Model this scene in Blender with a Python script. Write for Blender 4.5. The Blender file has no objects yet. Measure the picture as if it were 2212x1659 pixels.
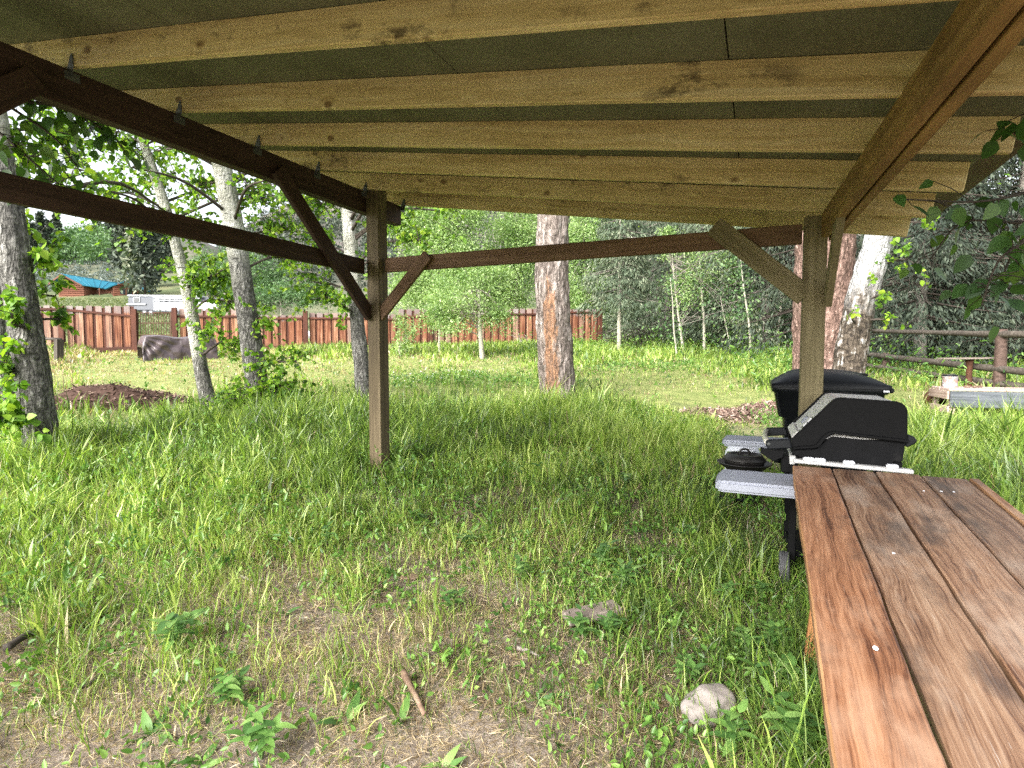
import bpy, bmesh, math, random, time
import numpy as np
from mathutils import Vector, Matrix, noise
T0 = time.time()
R = random.Random(11)
rng = np.random.default_rng(11)
scene = bpy.context.scene
col = scene.collection
rad = math.radians

# ------------------------------------------------------------------ camera, sky, sun, exposure
CAM_H = 1.56
FPX, CX, CY = 1190.0, 1106.0, 829.5          # focal length and centre for a 2212 px wide picture
PITCH = math.atan((829.5 - 765.0) / FPX)
cam_d = bpy.data.cameras.new('camera')
cam_d.sensor_width = 36.0
cam_d.lens = FPX / 2212.0 * 36.0
cam_d.clip_start = 0.05
cam_d.clip_end = 3000.0
cam = bpy.data.objects.new('camera', cam_d)
cam.location = (0, 0, CAM_H)
cam.rotation_euler = (math.pi / 2 - PITCH, 0, 0)
col.objects.link(cam)
scene.camera = cam

SUN_EL, SUN_AZ = rad(36), rad(-140)            # azimuth clockwise from +Y (view direction)
world = bpy.data.worlds.new('World')
scene.world = world
world.use_nodes = True
wn = world.node_tree
wn.nodes.clear()
sky = wn.nodes.new('ShaderNodeTexSky')
sky.sky_type = 'NISHITA'
sky.sun_disc = False
sky.sun_elevation = SUN_EL
sky.sun_rotation = SUN_AZ
sky.dust_density = 4.0
sky.air_density = 1.0
bw = wn.nodes.new('ShaderNodeRGBToBW')
ovc = wn.nodes.new('ShaderNodeMix')
ovc.data_type = 'RGBA'
ovc.inputs[0].default_value = 0.80            # overcast: the blue is mostly veiled by thin cloud
bg = wn.nodes.new('ShaderNodeBackground')
bg.inputs[1].default_value = 0.15
wo = wn.nodes.new('ShaderNodeOutputWorld')
wn.links.new(sky.outputs[0], bw.inputs[0])
wn.links.new(sky.outputs[0], ovc.inputs[6])
wn.links.new(bw.outputs[0], ovc.inputs[7])
wn.links.new(ovc.outputs[2], bg.inputs[0])
wn.links.new(bg.outputs[0], wo.inputs[0])

sun_d = bpy.data.lights.new('sun', 'SUN')
sun_d.energy = 1.1
sun_d.angle = rad(45)
sun_d.color = (1.0, 0.96, 0.88)
sun = bpy.data.objects.new('sun', sun_d)
sdir = Vector((math.sin(SUN_AZ) * math.cos(SUN_EL), math.cos(SUN_AZ) * math.cos(SUN_EL), math.sin(SUN_EL)))
sun.rotation_euler = sdir.to_track_quat('Z', 'Y').to_euler()
sun.location = sdir * 40
col.objects.link(sun)

scene.view_settings.view_transform = 'Standard'
scene.view_settings.look = 'None'
scene.view_settings.gamma = 1.0
scene.view_settings.use_curve_mapping = False
scene.view_settings.exposure = 2.4
scene.render.engine = 'CYCLES'
scene.cycles.use_denoising = False
scene.cycles.use_adaptive_sampling = False
scene.cycles.max_bounces = 6
scene.cycles.diffuse_bounces = 4
scene.cycles.transmission_bounces = 4
scene.cycles.transparent_max_bounces = 8
scene.cycles.sample_clamp_indirect = 2.0

# ------------------------------------------------------------------ measuring helpers
def ray(x, y):
    u, v = (x - CX) / FPX, -(y - CY) / FPX
    return Vector((u, math.cos(PITCH) + v * math.sin(PITCH), -math.sin(PITCH) + v * math.cos(PITCH)))

def P(x, y, Y):
    d = ray(x, y)
    return Vector((0, 0, CAM_H)) + d * (Y / d.y)

_hy = np.array([-60, -10, 0, 26, 40, 60, 85, 110, 160, 220, 330, 450, 700, 1400])
_hl = np.array([-1.2, -.7, 0, 1.82, 3.2, 5.6, 9.1, 12.5, 26, 46, 62, 76, 90, 90.])
_hr = np.array([-1.2, -.7, 0, 1.82, 2.6, 3.6, 5.0, 7.5, 14, 30, 75, 125, 170, 170.])

def ground_np(x, y):
    r = np.sqrt(x * x + y * y)
    yy = np.where(r > 60, np.maximum(y, r * 0.35), y)
    t = np.clip((x / np.maximum(np.abs(yy), 1.0) + 0.57) / 0.17, 0, 1)
    h = np.interp(yy, _hy, _hl) * (1 - t) + np.interp(yy, _hy, _hr) * t
    f = np.clip((r - 190) / 200, 0, 1)
    h = h + f * 5 * np.sin(x * .021 + 1.3) * np.cos(y * .017) + f * 2 * np.sin(x * .07 + y * .05)
    n = np.clip((r - 1) / 6, 0, 1)
    h = h + n * (0.025 * np.sin(x * 1.9 + .4) * np.cos(y * 1.6) + 0.018 * np.sin(x * 4.1 + y * 2.7))
    return h

def gz(x, y):
    return float(ground_np(np.array([x], float), np.array([y], float))[0])

def G(x, y):
    """ground point seen at pixel (x, y)"""
    d = ray(x, y)
    lo, hi = 0.4, 0.4
    while hi < 400:
        q = Vector((0, 0, CAM_H)) + d * hi
        if q.z < gz(q.x, q.y):
            break
        lo, hi = hi, hi * 1.06
    for _ in range(30):
        m = (lo + hi) / 2
        q = Vector((0, 0, CAM_H)) + d * m
        if q.z < gz(q.x, q.y):
            hi = m
        else:
            lo = m
    return Vector((0, 0, CAM_H)) + d * hi

def proj_np(p):
    """world points -> pixels"""
    y = p[:, 1]
    z = p[:, 2] - CAM_H
    c, s = math.cos(PITCH), math.sin(PITCH)
    dz = y * c - z * s
    v = y * s + z * c
    return CX + FPX * p[:, 0] / dz, CY - FPX * v / dz

# ------------------------------------------------------------------ material helpers
class NT:
    def __init__(s, name):
        s.m = bpy.data.materials.new(name)
        s.m.use_nodes = True
        s.t = s.m.node_tree
        s.t.nodes.clear()
        s.out = s.t.nodes.new('ShaderNodeOutputMaterial')
    def n(s, typ, ins=None, **at):
        nd = s.t.nodes.new('ShaderNode' + typ)
        for k, v in at.items():
            setattr(nd, k, v)
        for k, v in (ins or {}).items():
            sk = nd.inputs[k]
            if isinstance(v, bpy.types.NodeSocket):
                s.t.links.new(v, sk)
            else:
                sk.default_value = v
        return nd
    def ramp(s, fac, stops, interp='LINEAR'):
        nd = s.n('ValToRGB', {0: fac})
        cr = nd.color_ramp
        cr.interpolation = interp
        while len(cr.elements) > 1:
            cr.elements.remove(cr.elements[-1])
        for i, (p, c) in enumerate(stops):
            e = cr.elements[0] if i == 0 else cr.elements.new(p)
            e.position = p
            e.color = (c[0], c[1], c[2], 1) if not isinstance(c, (int, float)) else (c, c, c, 1)
        return nd.outputs[0]
    def mix(s, f, a, b, mode='MIX'):
        nd = s.n('Mix', data_type='RGBA', blend_type=mode)
        for k, v in ((0, f), (6, a), (7, b)):
            if isinstance(v, bpy.types.NodeSocket):
                s.t.links.new(v, nd.inputs[k])
            else:
                nd.inputs[k].default_value = v if k == 0 else (v[0], v[1], v[2], 1)
        return nd.outputs[2]
    def math(s, op, a, b=0.0, clamp=False):
        nd = s.n('Math', {0: a, 1: b}, operation=op)
        nd.use_clamp = clamp
        return nd.outputs[0]
    def noise(s, vec, scale, detail=4, rough=.55, dist=0):
        return s.n('TexNoise', {'Vector': vec, 'Scale': scale, 'Detail': detail, 'Roughness': rough, 'Distortion': dist}).outputs[0]
    def map(s, vec, scale=(1, 1, 1), loc=(0, 0, 0), rot=(0, 0, 0)):
        return s.n('Mapping', {'Vector': vec, 'Scale': scale, 'Location': loc, 'Rotation': rot}).outputs[0]
    def coords(s, kind='Object', jitter=True):
        c = s.n('TexCoord').outputs[kind]
        if jitter:
            r = s.n('ObjectInfo').outputs['Random']
            rv = s.n('CombineXYZ', {0: s.math('MULTIPLY', r, 37.0), 1: s.math('MULTIPLY', r, 91.0), 2: s.math('MULTIPLY', r, 53.0)}).outputs[0]
            c = s.n('VectorMath', {0: c, 1: rv}, operation='ADD').outputs[0]
        return c
    def bump(s, h, strength=.3, dist=.01):
        return s.n('Bump', {'Height': h, 'Strength': strength, 'Distance': dist}).outputs[0]
    def finish(s, color, rough=.8, normal=None, metal=0.0, spec=.3, **kw):
        ins = {'Base Color': color if isinstance(color, bpy.types.NodeSocket) else (color[0], color[1], color[2], 1), 'Roughness': rough, 'Metallic': metal, 'Specular IOR Level': spec}
        if normal is not None:
            ins['Normal'] = normal
        ins.update(kw)
        b = s.n('BsdfPrincipled', ins)
        s.t.links.new(b.outputs[0], s.out.inputs[0])
        return s.m

def mul(c, k):
    return (c[0] * k, c[1] * k, c[2] * k)

def wood(name, dark, mid, light, knots=0.0, rough=.75, grain=1.0, blotch=.35, bumps=.35, var=.3, knotcol=(.10, .045, .015), spots=0.0, spotcol=(.04, .025, .015), endgrey=None, spec=.25):
    t = NT(name)
    c = t.coords()
    warp = t.noise(t.map(c, (1.1, 3, 3)), 1.0, 2)
    cw = t.n('VectorMath', {0: c, 1: t.n('CombineXYZ', {1: t.math('MULTIPLY', warp, .05), 2: t.math('MULTIPLY', warp, .07)}).outputs[0]}, operation='ADD').outputs[0]
    kn = None
    if knots:
        vo = t.n('TexVoronoi', {'Vector': t.map(c, (4.2, .02, 6.2)), 'Scale': 1.0, 'Randomness': 1.0}, feature='F1')
        kd = t.math('ADD', vo.outputs['Distance'], t.math('MULTIPLY', t.noise(c, 60, 2), .03))
        keep = t.math('GREATER_THAN', t.n('SeparateColor', {0: vo.outputs['Color']}).outputs[0], 1 - knots)
        kn = t.math('MULTIPLY', t.ramp(kd, [(0.0, 1), (.12, .9), (.18, .0)]), keep)
        halo = t.math('MULTIPLY', t.ramp(kd, [(.0, 1), (.42, 0)]), keep)
        cw = t.n('VectorMath', {0: cw, 1: t.n('CombineXYZ', {1: t.math('MULTIPLY', halo, .05), 2: t.math('MULTIPLY', halo, .05)}).outputs[0]}, operation='ADD').outputs[0]
    g1 = t.noise(t.map(cw, (.9 * grain, 26 * grain, 26 * grain)), 1.0, 5, .6)
    g2 = t.noise(t.map(cw, (6 * grain, 150 * grain, 150 * grain)), 1.0, 3, .5)
    g = t.math('ADD', t.math('MULTIPLY', g1, .75), t.math('MULTIPLY', g2, .25))
    colr = t.ramp(g, [(.33, dark), (.5, mid), (.66, light)])
    bl = t.noise(t.map(c, (2.0, 5, 5)), 1.0, 4, .6)
    colr = t.mix(t.math('MULTIPLY', t.ramp(bl, [(.35, 1), (.6, 0)]), blotch), colr, mul(dark, .55))
    if spots:
        sp = t.noise(t.map(c, (5, 9, 9)), 1.0, 6, .7)
        big = t.noise(t.map(c, (1.2, 2.5, 2.5)), 1.0, 2)
        sm = t.math('MULTIPLY', t.ramp(sp, [(.55, 0), (.66, 1)]), t.ramp(big, [(.52, 0), (.62, 1)]))
        colr = t.mix(t.math('MULTIPLY', sm, spots), colr, spotcol)
    if kn is not None:
        colr = t.mix(t.math('MULTIPLY', kn, .8), colr, knotcol)
    rr = t.n('ObjectInfo').outputs['Random']
    br = t.math('ADD', t.math('MULTIPLY', rr, var), 1 - var / 2)
    colr = t.mix(1.0, colr, t.n('CombineColor', {0: br, 1: br, 2: br}).outputs[0], 'MULTIPLY')
    return t.finish(colr, rough, t.bump(g, bumps, .004), spec=spec)

def simple(name, c, rough=.6, metal=0.0, spec=.4, ns=30, amt=.25, bumps=.1, c2=None):
    t = NT(name)
    v = t.coords()
    n1 = t.noise(v, ns, 5, .6)
    n2 = t.noise(v, ns * .15, 3, .6)
    f = t.math('ADD', t.math('MULTIPLY', n1, .5), t.math('MULTIPLY', n2, .5))
    cc = t.ramp(f, [(.3, mul(c, 1 - amt)), (.55, c), (.75, c2 or mul(c, 1 + amt))])
    return t.finish(cc, t.ramp(n2, [(.3, rough * .85), (.7, min(1, rough * 1.15))]), t.bump(n1, bumps, .003), metal=metal, spec=spec)

def leafmat(name, stops, trans=.4, rough=.55, spec=.35, dry=None):
    """stops: ramp over the per-leaf attribute 'tint'; dry: ramp used where attribute 'dry' is 1"""
    t = NT(name)
    a = t.n('Attribute', attribute_name='tint').outputs['Fac']
    o = t.n('ObjectInfo').outputs['Random']
    c = t.ramp(a, stops)
    if dry:
        d = t.n('Attribute', attribute_name='dry').outputs['Fac']
        c = t.mix(d, c, t.ramp(a, dry))
    b = t.n('BsdfPrincipled', {'Base Color': c, 'Roughness': rough, 'Specular IOR Level': spec})
    tr = t.n('BsdfTranslucent', {'Color': t.mix(1.0, c, (1.15, 1.25, .6), 'MULTIPLY')})
    mx = t.n('MixShader', {0: trans, 1: b.outputs[0], 2: tr.outputs[0]})
    t.t.links.new(mx.outputs[0], t.out.inputs[0])
    return t.m

def leafmat_obj(name, stops, trans=.4):
    t = NT(name)
    o = t.n('ObjectInfo').outputs['Random']
    nz = t.noise(t.n('TexCoord').outputs['Object'], 30, 3)
    c = t.ramp(t.math('ADD', t.math('MULTIPLY', o, .8), t.math('MULTIPLY', nz, .2)), stops)
    b = t.n('BsdfPrincipled', {'Base Color': c, 'Roughness': .45, 'Specular IOR Level': .4})
    tr = t.n('BsdfTranslucent', {'Color': t.mix(1.0, c, (1.15, 1.25, .6), 'MULTIPLY')})
    mx = t.n('MixShader', {0: trans, 1: b.outputs[0], 2: tr.outputs[0]})
    t.t.links.new(mx.outputs[0], t.out.inputs[0])
    return t.m

# ------------------------------------------------------------------ object helpers
WM = {}

def place(o, parent=None, M=None):
    M = M or Matrix.Identity(4)
    col.objects.link(o)
    if parent is not None:
        o.parent = parent
        o.matrix_basis = WM[parent.name].inverted() @ M
    else:
        o.matrix_basis = M
    WM[o.name] = M
    return o

def tag(o, label, cat=None, group=None, kind=None):
    if label: o['label'] = label
    if cat: o['category'] = cat
    if group: o['group'] = group
    if kind: o['kind'] = kind
    return o

def thing(name, label, cat, M=None, group=None):
    o = bpy.data.objects.new(name, None)
    o.empty_display_size = .1
    if isinstance(M, Vector): M = Matrix.Translation(M)
    place(o, None, M)
    return tag(o, label, cat, group)

def mesh_obj(name, me, mat, parent=None, M=None):
    if mat is not None and not me.materials:
        me.materials.append(mat)
    return place(bpy.data.objects.new(name, me), parent, M)

def from_bm(name, bm, smooth=False):
    me = bpy.data.meshes.new(name)
    bm.normal_update()
    bm.to_mesh(me)
    bm.free()
    if smooth:
        me.polygons.foreach_set('use_smooth', [True] * len(me.polygons))
    return me

def np_mesh(name, verts, faces_flat, loop_starts, attrs=None, smooth=False):
    me = bpy.data.meshes.new(name)
    me.vertices.add(len(verts))
    me.vertices.foreach_set('co', np.ascontiguousarray(verts, np.float32).ravel())
    me.loops.add(len(faces_flat))
    me.loops.foreach_set('vertex_index', np.ascontiguousarray(faces_flat, np.int32))
    me.polygons.add(len(loop_starts))
    me.polygons.foreach_set('loop_start', np.ascontiguousarray(loop_starts, np.int32))
    if smooth:
        me.polygons.foreach_set('use_smooth', np.ones(len(loop_starts), bool))
    for k, v in (attrs or {}).items():
        a = me.attributes.new(k, 'FLOAT', 'POINT')
        a.data.foreach_set('value', np.ascontiguousarray(v, np.float32))
    me.update(calc_edges=True)
    return me

def box_bm(L, w, h, bev=.004, bm=None, M=None):
    b = bmesh.new()
    bmesh.ops.create_cube(b, size=1.0)
    bmesh.ops.scale(b, vec=(L, w, h), verts=b.verts)
    if bev:
        bmesh.ops.bevel(b, geom=b.edges[:], offset=min(bev, w * .3, h * .3, L * .3), segments=1, affect='EDGES')
    if M is not None:
        bmesh.ops.transform(b, matrix=M, verts=b.verts)
    return b

def join_bm(*bms):
    out = bms[0]
    for b in bms[1:]:
        me = bpy.data.meshes.new('tmp')
        b.to_mesh(me)
        b.free()
        out.from_mesh(me)
        bpy.data.meshes.remove(me)
    return out

def frame(p, ex, up=Vector((0, 0, 1))):
    ex = ex.normalized()
    ey = up.cross(ex).normalized()
    ez = ex.cross(ey)
    M = Matrix((ex, ey, ez)).transposed().to_4x4()
    M.translation = p
    return M

def bar(name, p0, p1, w, h, mat, parent=None, up=Vector((0, 0, 1)), bev=.004, wob=0.0):
    """a straight timber: local X along its length, w across, h along up"""
    p0, p1 = Vector(p0), Vector(p1)
    L = (p1 - p0).length
    b = box_bm(L, w, h, bev)
    if wob:
        bmesh.ops.subdivide_edges(b, edges=[e for e in b.edges if abs((e.verts[0].co - e.verts[1].co).x) > L * .5], cuts=12)
        s = R.random() * 99
        for v in b.verts:
            v.co += Vector((0, noise.noise(Vector((v.co.x * 3 + s, v.co.y * 9, 1))), noise.noise(Vector((v.co.x * 3 + s, 5, v.co.z * 9))))) * wob
    return mesh_obj(name, from_bm(name, b), mat, parent, frame((p0 + p1) / 2, p1 - p0, up))

def lathe(profile, n=28, bm=None, axis_top=True):
    """profile: list of (r, z)"""
    b = bm or bmesh.new()
    rings = []
    for r, z in profile:
        if r < 1e-5:
            rings.append([b.verts.new((0, 0, z))])
        else:
            rings.append([b.verts.new((r * math.cos(2 * math.pi * i / n), r * math.sin(2 * math.pi * i / n), z)) for i in range(n)])
    for a, c in zip(rings, rings[1:]):
        for i in range(n):
            j = (i + 1) % n
            if len(a) == 1 and len(c) == 1: continue
            if len(a) == 1: b.faces.new((a[0], c[i], c[j]))
            elif len(c) == 1: b.faces.new((a[i], a[j], c[0]))
            else: b.faces.new((a[i], a[j], c[j], c[i]))
    return b

def tube_np(path, radii, seg=8, amp=0.0, freq=3.0, seed=0.0, cap=True, ridges=0, ridge_amp=0.0):
    """tube mesh through path points; returns verts, quads (list), plus per-vertex (t, angle)"""
    pts = [Vector(p) for p in path]
    n = len(pts)
    V, F, TA = [], [], []
    prev = None
    cum = 0.0
    for i in range(n):
        d = (pts[min(i + 1, n - 1)] - pts[max(i - 1, 0)])
        d.normalize()
        if i: cum += (pts[i] - pts[i - 1]).length
        ref = Vector((1, 0, 0)) if abs(d.x) < .9 else Vector((0, 1, 0))
        if prev is not None:
            ref = prev
        e2 = d.cross(ref).normalized()
        e1 = e2.cross(d).normalized()
        prev = e1
        for k in range(seg):
            a = 2 * math.pi * k / seg
            ca, sa = math.cos(a), math.sin(a)
            r = radii[i]
            if amp:
                r *= 1 + amp * noise.noise(Vector((ca * freq, sa * freq, cum * freq * .55 / max(radii[0], .02) * .12 + seed)))
            if ridges:
                w = noise.noise(Vector((ca * ridges, sa * ridges, cum * 2.2 + seed)))
                w2 = noise.noise(Vector((ca * ridges * 2.2, sa * ridges * 2.2, cum * 6 + seed * 2)))
                r *= 1 + ridge_amp * (abs(w) * 1.6 + w2 * .5 - .3)
            V.append(pts[i] + (e1 * ca + e2 * sa) * r)
            TA.append((cum, a))
    for i in range(n - 1):
        for k in range(seg):
            k2 = (k + 1) % seg
            F.append((i * seg + k, i * seg + k2, (i + 1) * seg + k2, (i + 1) * seg + k))
    if cap:
        F.append(tuple(range(seg))[::-1])
        F.append(tuple((n - 1) * seg + k for k in range(seg)))
    return V, F, TA

def spline(pts, m):
    """Catmull-Rom through points -> m samples"""
    pts = [Vector(p) for p in pts]
    if len(pts) == 2:
        return [pts[0].lerp(pts[1], i / (m - 1)) for i in range(m)]
    q = [pts[0] * 2 - pts[1]] + pts + [pts[-1] * 2 - pts[-2]]
    out = []
    for i in range(m):
        s = i / (m - 1) * (len(pts) - 1)
        k = min(int(s), len(pts) - 2)
        t = s - k
        a, b, c, d = q[k:k + 4]
        out.append(.5 * ((2 * b) + (c - a) * t + (2 * a - 5 * b + 4 * c - d) * t * t + (3 * b - a - 3 * c + d) * t ** 3))
    return out

def tube_obj(name, path, radii, mat, parent=None, seg=8, smooth=True, m=None, origin=None, **kw):
    if m:
        pp = spline(path, m)
        rr = np.interp(np.linspace(0, 1, m), np.linspace(0, 1, len(radii)), radii)
    else:
        pp, rr = path, radii
    o = Vector(origin) if origin is not None else Vector(pp[0])
    V, F, TA = tube_np([Vector(p) - o for p in pp], list(rr), seg, **kw)
    me = bpy.data.meshes.new(name)
    me.from_pydata(V, [], F)
    if smooth:
        me.polygons.foreach_set('use_smooth', [True] * len(me.polygons))
    me.update()
    return mesh_obj(name, me, mat, parent, Matrix.Translation(o)), TA

# leaf meshes ------------------------------------------------------
def unit(v):
    return v / np.maximum(np.linalg.norm(v, axis=1, keepdims=True), 1e-9)

def leaves_np(C, D, U, size, width, tint, fold=.12, cheap=False, dry=None, curl=0.0):
    """C base points, D leaf direction, U leaf normal (unit), size, width ratio -> mesh arrays"""
    N = len(C)
    S = unit(np.cross(U, D))
    U = np.cross(D, S)
    s = size[:, None]
    w = (size * width)[:, None]
    if cheap:
        V = np.stack([C, C + D * s * .45 + S * w * .5, C + D * s, C + D * s * .45 - S * w * .5], 1)
        k = 4
        f = (np.arange(N)[:, None] * 4 + np.array([0, 1, 2, 3])[None]).ravel()
        ls = np.arange(N) * 4
    else:
        up = U * s * fold
        tip = C + D * s - U * s * curl
        V = np.stack([C, tip, C + D * s * .22 + S * w * .42 + up, C + D * s * .6 + S * w * .38 + up,
                      C + D * s * .22 - S * w * .42 + up, C + D * s * .6 - S * w * .38 + up], 1)
        k = 6
        f = (np.arange(N)[:, None] * 6 + np.array([0, 1, 3, 2, 0, 4, 5, 1])[None]).ravel()
        ls = np.arange(N * 2) * 4
    at = {'tint': np.repeat(tint, k)}
    if dry is not None:
        at['dry'] = np.repeat(dry, k)
    return V.reshape(-1, 3), f, ls, at

def rand_dirs(n, down=0.0, up=0.0):
    v = rng.normal(size=(n, 3))
    v[:, 2] += up - down
    return unit(v)

def leaf_cloud(name, C, size, mat, parent=None, width=.75, cheap=False, droop=.5, jitter=.35, tint=None, kind='stuff', up_n=.6):
    n = len(C)
    D = rand_dirs(n, down=droop)
    U = rand_dirs(n, up=up_n)
    sz = size * (1 - jitter + 2 * jitter * rng.random(n))
    if tint is None: tint = rng.random(n)
    o = C.mean(0)
    V, f, ls, at = leaves_np(C - o, D, U, sz, width, tint, cheap=cheap)
    ob = mesh_obj(name, np_mesh(name, V, f, ls, at), mat, parent, Matrix.Translation(Vector(o)))
    if kind: ob['kind'] = kind
    return ob

# ------------------------------------------------------------------ materials
M_rafter = wood('rafter_pine', (.40, .285, .12), (.58, .445, .215), (.66, .54, .30), knots=.36, spots=.8, blotch=.16, var=.2, bumps=.2)
M_stain = wood('dark_stained_timber', (.030, .016, .013), (.054, .030, .023), (.08, .046, .037), knots=.2, blotch=.3, var=.15, knotcol=(.02, .01, .006), rough=.7)
M_brownrail = wood('brown_stained_timber', (.095, .053, .030), (.15, .088, .052), (.20, .125, .077), knots=.2, blotch=.35, var=.15, knotcol=(.03, .014, .008))
M_post = wood('treated_post_wood', (.125, .10, .052), (.195, .16, .085), (.265, .22, .128), knots=.06, spots=.45, blotch=.2, var=.1)
M_postbrown = wood('weathered_brown_post', (.06, .043, .025), (.11, .083, .047), (.165, .128, .076), knots=.05, spots=.5, blotch=.3, var=.1)
M_beam = wood('orange_beam_wood', (.15, .08, .026), (.26, .15, .05), (.35, .22, .085), knots=.08, blotch=.5, var=.2, spots=.4)
M_fence = None
M_tie = simple('galvanised_steel', (.10, .105, .10), .6, .2, ns=40, amt=.3)

def mk_sheathing():
    t = NT('roof_sheathing')
    c = t.coords()
    n1 = t.noise(t.map(c, (1, 1, 1)), 55, 5, .65)
    n2 = t.noise(c, 2.2, 4, .6)
    f = t.math('ADD', t.math('MULTIPLY', n1, .45), t.math('MULTIPLY', n2, .55))
    cc = t.ramp(f, [(.3, (.10, .10, .055)), (.5, (.15, .15, .088)), (.68, (.20, .20, .125))])
    sp = t.n('TexVoronoi', {'Vector': c, 'Scale': 9.0}).outputs['Distance']
    cc = t.mix(t.ramp(sp, [(.0, .7), (.05, 0)]), cc, (.03, .025, .015))
    return t.finish(cc, .85, t.bump(n1, .3, .004), spec=.15)
M_sheath = mk_sheathing()

def mk_table(name='table_plank_wood', var=.25):
    t = NT(name)
    c = t.coords()
    warp = t.noise(t.map(c, (1.3, 3.5, 3.5)), 1.0, 3)
    cw = t.n('VectorMath', {0: c, 1: t.n('CombineXYZ', {1: t.math('MULTIPLY', warp, .10), 2: t.math('MULTIPLY', warp, .05)}).outputs[0]}, operation='ADD').outputs[0]
    vo = t.n('TexVoronoi', {'Vector': t.map(c, (1.3, 3.0, 1.0)), 'Scale': 1.0}, feature='F1')
    kd = vo.outputs['Distance']
    kd = t.math('ADD', kd, t.math('MULTIPLY', t.noise(c, 14, 3), .06))
    keep = t.math('GREATER_THAN', t.n('SeparateColor', {0: vo.outputs['Color']}).outputs[0], .45)
    halo = t.math('MULTIPLY', t.ramp(kd, [(0.05, 1), (.4, 0)]), keep)
    cw = t.n('VectorMath', {0: cw, 1: t.n('CombineXYZ', {1: t.math('MULTIPLY', halo, .06)}).outputs[0]}, operation='ADD').outputs[0]
    g1 = t.noise(t.map(cw, (.7, 38, 38)), 1.0, 4, .6)
    g2 = t.noise(t.map(cw, (5, 170, 170)), 1.0, 3, .55)
    g = t.math('ADD', t.math('MULTIPLY', g1, .55), t.math('MULTIPLY', g2, .45))
    cc = t.ramp(g, [(.38, (.09, .04, .022)), (.46, (.225, .115, .062)), (.57, (.35, .20, .115)), (.70, (.45, .29, .18))])
    big = t.noise(t.map(c, (1.8, 4.5, 4.5)), 1.0, 5, .65)
    cc = t.mix(t.ramp(big, [(.50, 0), (.66, .7)]), cc, (.44, .32, .23))           # worn pale patches
    dk = t.noise(t.map(c, (2.6, 6.0, 6.0), (3, 7, 1)), 1.0, 5, .62)
    cc = t.mix(t.ramp(dk, [(.53, 0), (.68, .72)]), cc, (.07, .046, .035))
    scr = t.noise(t.map(c, (9, 260, 60), (0, 0, 0), (0, 0, .12)), 1.0, 2)
    cc = t.mix(t.math('MULTIPLY', t.ramp(scr, [(.66, 0), (.72, .7)]), t.ramp(dk, [(.35, 1), (.5, 0)])), cc, (.55, .45, .36))          # black water stains
    kn = t.math('MULTIPLY', t.ramp(kd, [(.05, 1), (.11, 0)]), keep)
    cc = t.mix(t.math('MULTIPLY', kn, .75), cc, (.03, .012, .008))
    cc = t.mix(1.0, cc, t.n('ObjectInfo').outputs['Color'], 'MULTIPLY')
    ro = t.math('ADD', t.math('MULTIPLY', big, .5), .22)
    return t.finish(cc, ro, t.bump(g, .55, .006), spec=.4)
M_table = mk_table()
M_edge = wood('fresh_plank_edge', (.20, .095, .04), (.30, .16, .075), (.40, .24, .125), grain=1.3, blotch=.4, var=.2)
M_tleg = wood('orange_leg_wood', (.17, .07, .024), (.26, .115, .042), (.33, .16, .068), knots=.2, blotch=.3)

M_blackpl = simple('black_plastic', (.008, .009, .011), .45, ns=60, amt=.3, bumps=.05, spec=.2)
M_blackmetal = simple('black_enamel', (.0045, .0045, .005), .55, .0, ns=40, amt=.4, spec=.10)
M_cookbox = simple('sooty_cast_aluminium', (.007, .007, .008), .7, .0, ns=14, amt=.55, spec=.12, c2=(.03, .028, .027))
M_lidgrey = simple('dusty_lid_metal', (.52, .51, .50), .42, .1, ns=7, amt=.12, bumps=.02, spec=.5, c2=(.58, .57, .55))
M_lidtop = M_lidgrey
M_shelf = simple('grey_plastic_shelf', (.26, .275, .33), .6, ns=60, amt=.08, bumps=.03)
M_clip = simple('white_plastic', (.72, .72, .76), .4, ns=20, amt=.08)
M_chrome = simple('dull_chrome', (.60, .57, .50), .3, .3, ns=30, amt=.2)
M_castiron = simple('cast_iron', (.022, .020, .019), .5, .3, ns=60, amt=.35, spec=.4)
M_tank = simple('white_tank_paint', (.62, .64, .70), .4, ns=18, amt=.12)
M_rubber = simple('grey_tyre', (.06, .06, .064), .75, ns=50, amt=.25)
M_hub = simple('silver_hub', (.5, .5, .52), .4, .4)
M_stone = simple('river_stone', (.24, .21, .195), .85, ns=26, amt=.45, bumps=.5, c2=(.28, .255, .24), spec=.2)
M_boulder = simple('pale_boulder', (.36, .36, .36), .9, ns=6, amt=.3, bumps=.4, spec=.15)
M_driftwood = wood('weathered_grey_wood', (.13, .10, .085), (.22, .18, .155), (.31, .265, .235), blotch=.4, bumps=.6)
M_stick = wood('bark_stick', (.09, .055, .035), (.17, .11, .075), (.27, .19, .135), blotch=.5, bumps=.6)
M_lograil = wood('weathered_log_rail', (.035, .028, .023), (.075, .062, .05), (.125, .108, .09), blotch=.4, bumps=.6, grain=.7)
M_logpost = wood('reddish_log_post', (.038, .024, .019), (.075, .048, .038), (.12, .08, .065), blotch=.4, bumps=.6, grain=.7)
M_benchblue = wood('grey_blue_board', (.05, .057, .066), (.09, .10, .115), (.14, .15, .165), blotch=.3, bumps=.4)
M_benchpale = wood('pale_pink_board', (.22, .15, .12), (.36, .27, .235), (.47, .38, .345), blotch=.4, bumps=.4, spots=.4)
M_gate = simple('rust_brown_steel', (.085, .042, .026), .6, .3, ns=20, amt=.4)
M_bark_far = simple('far_bark', (.20, .18, .155), .9, ns=8, amt=.35, bumps=.5)
M_twig = simple('dark_twig_bark', (.055, .043, .034), .9, ns=20, amt=.35, bumps=.3)
M_deadtwig = simple('grey_dead_twig', (.19, .165, .145), .9, ns=20, amt=.35, bumps=.3)

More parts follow.
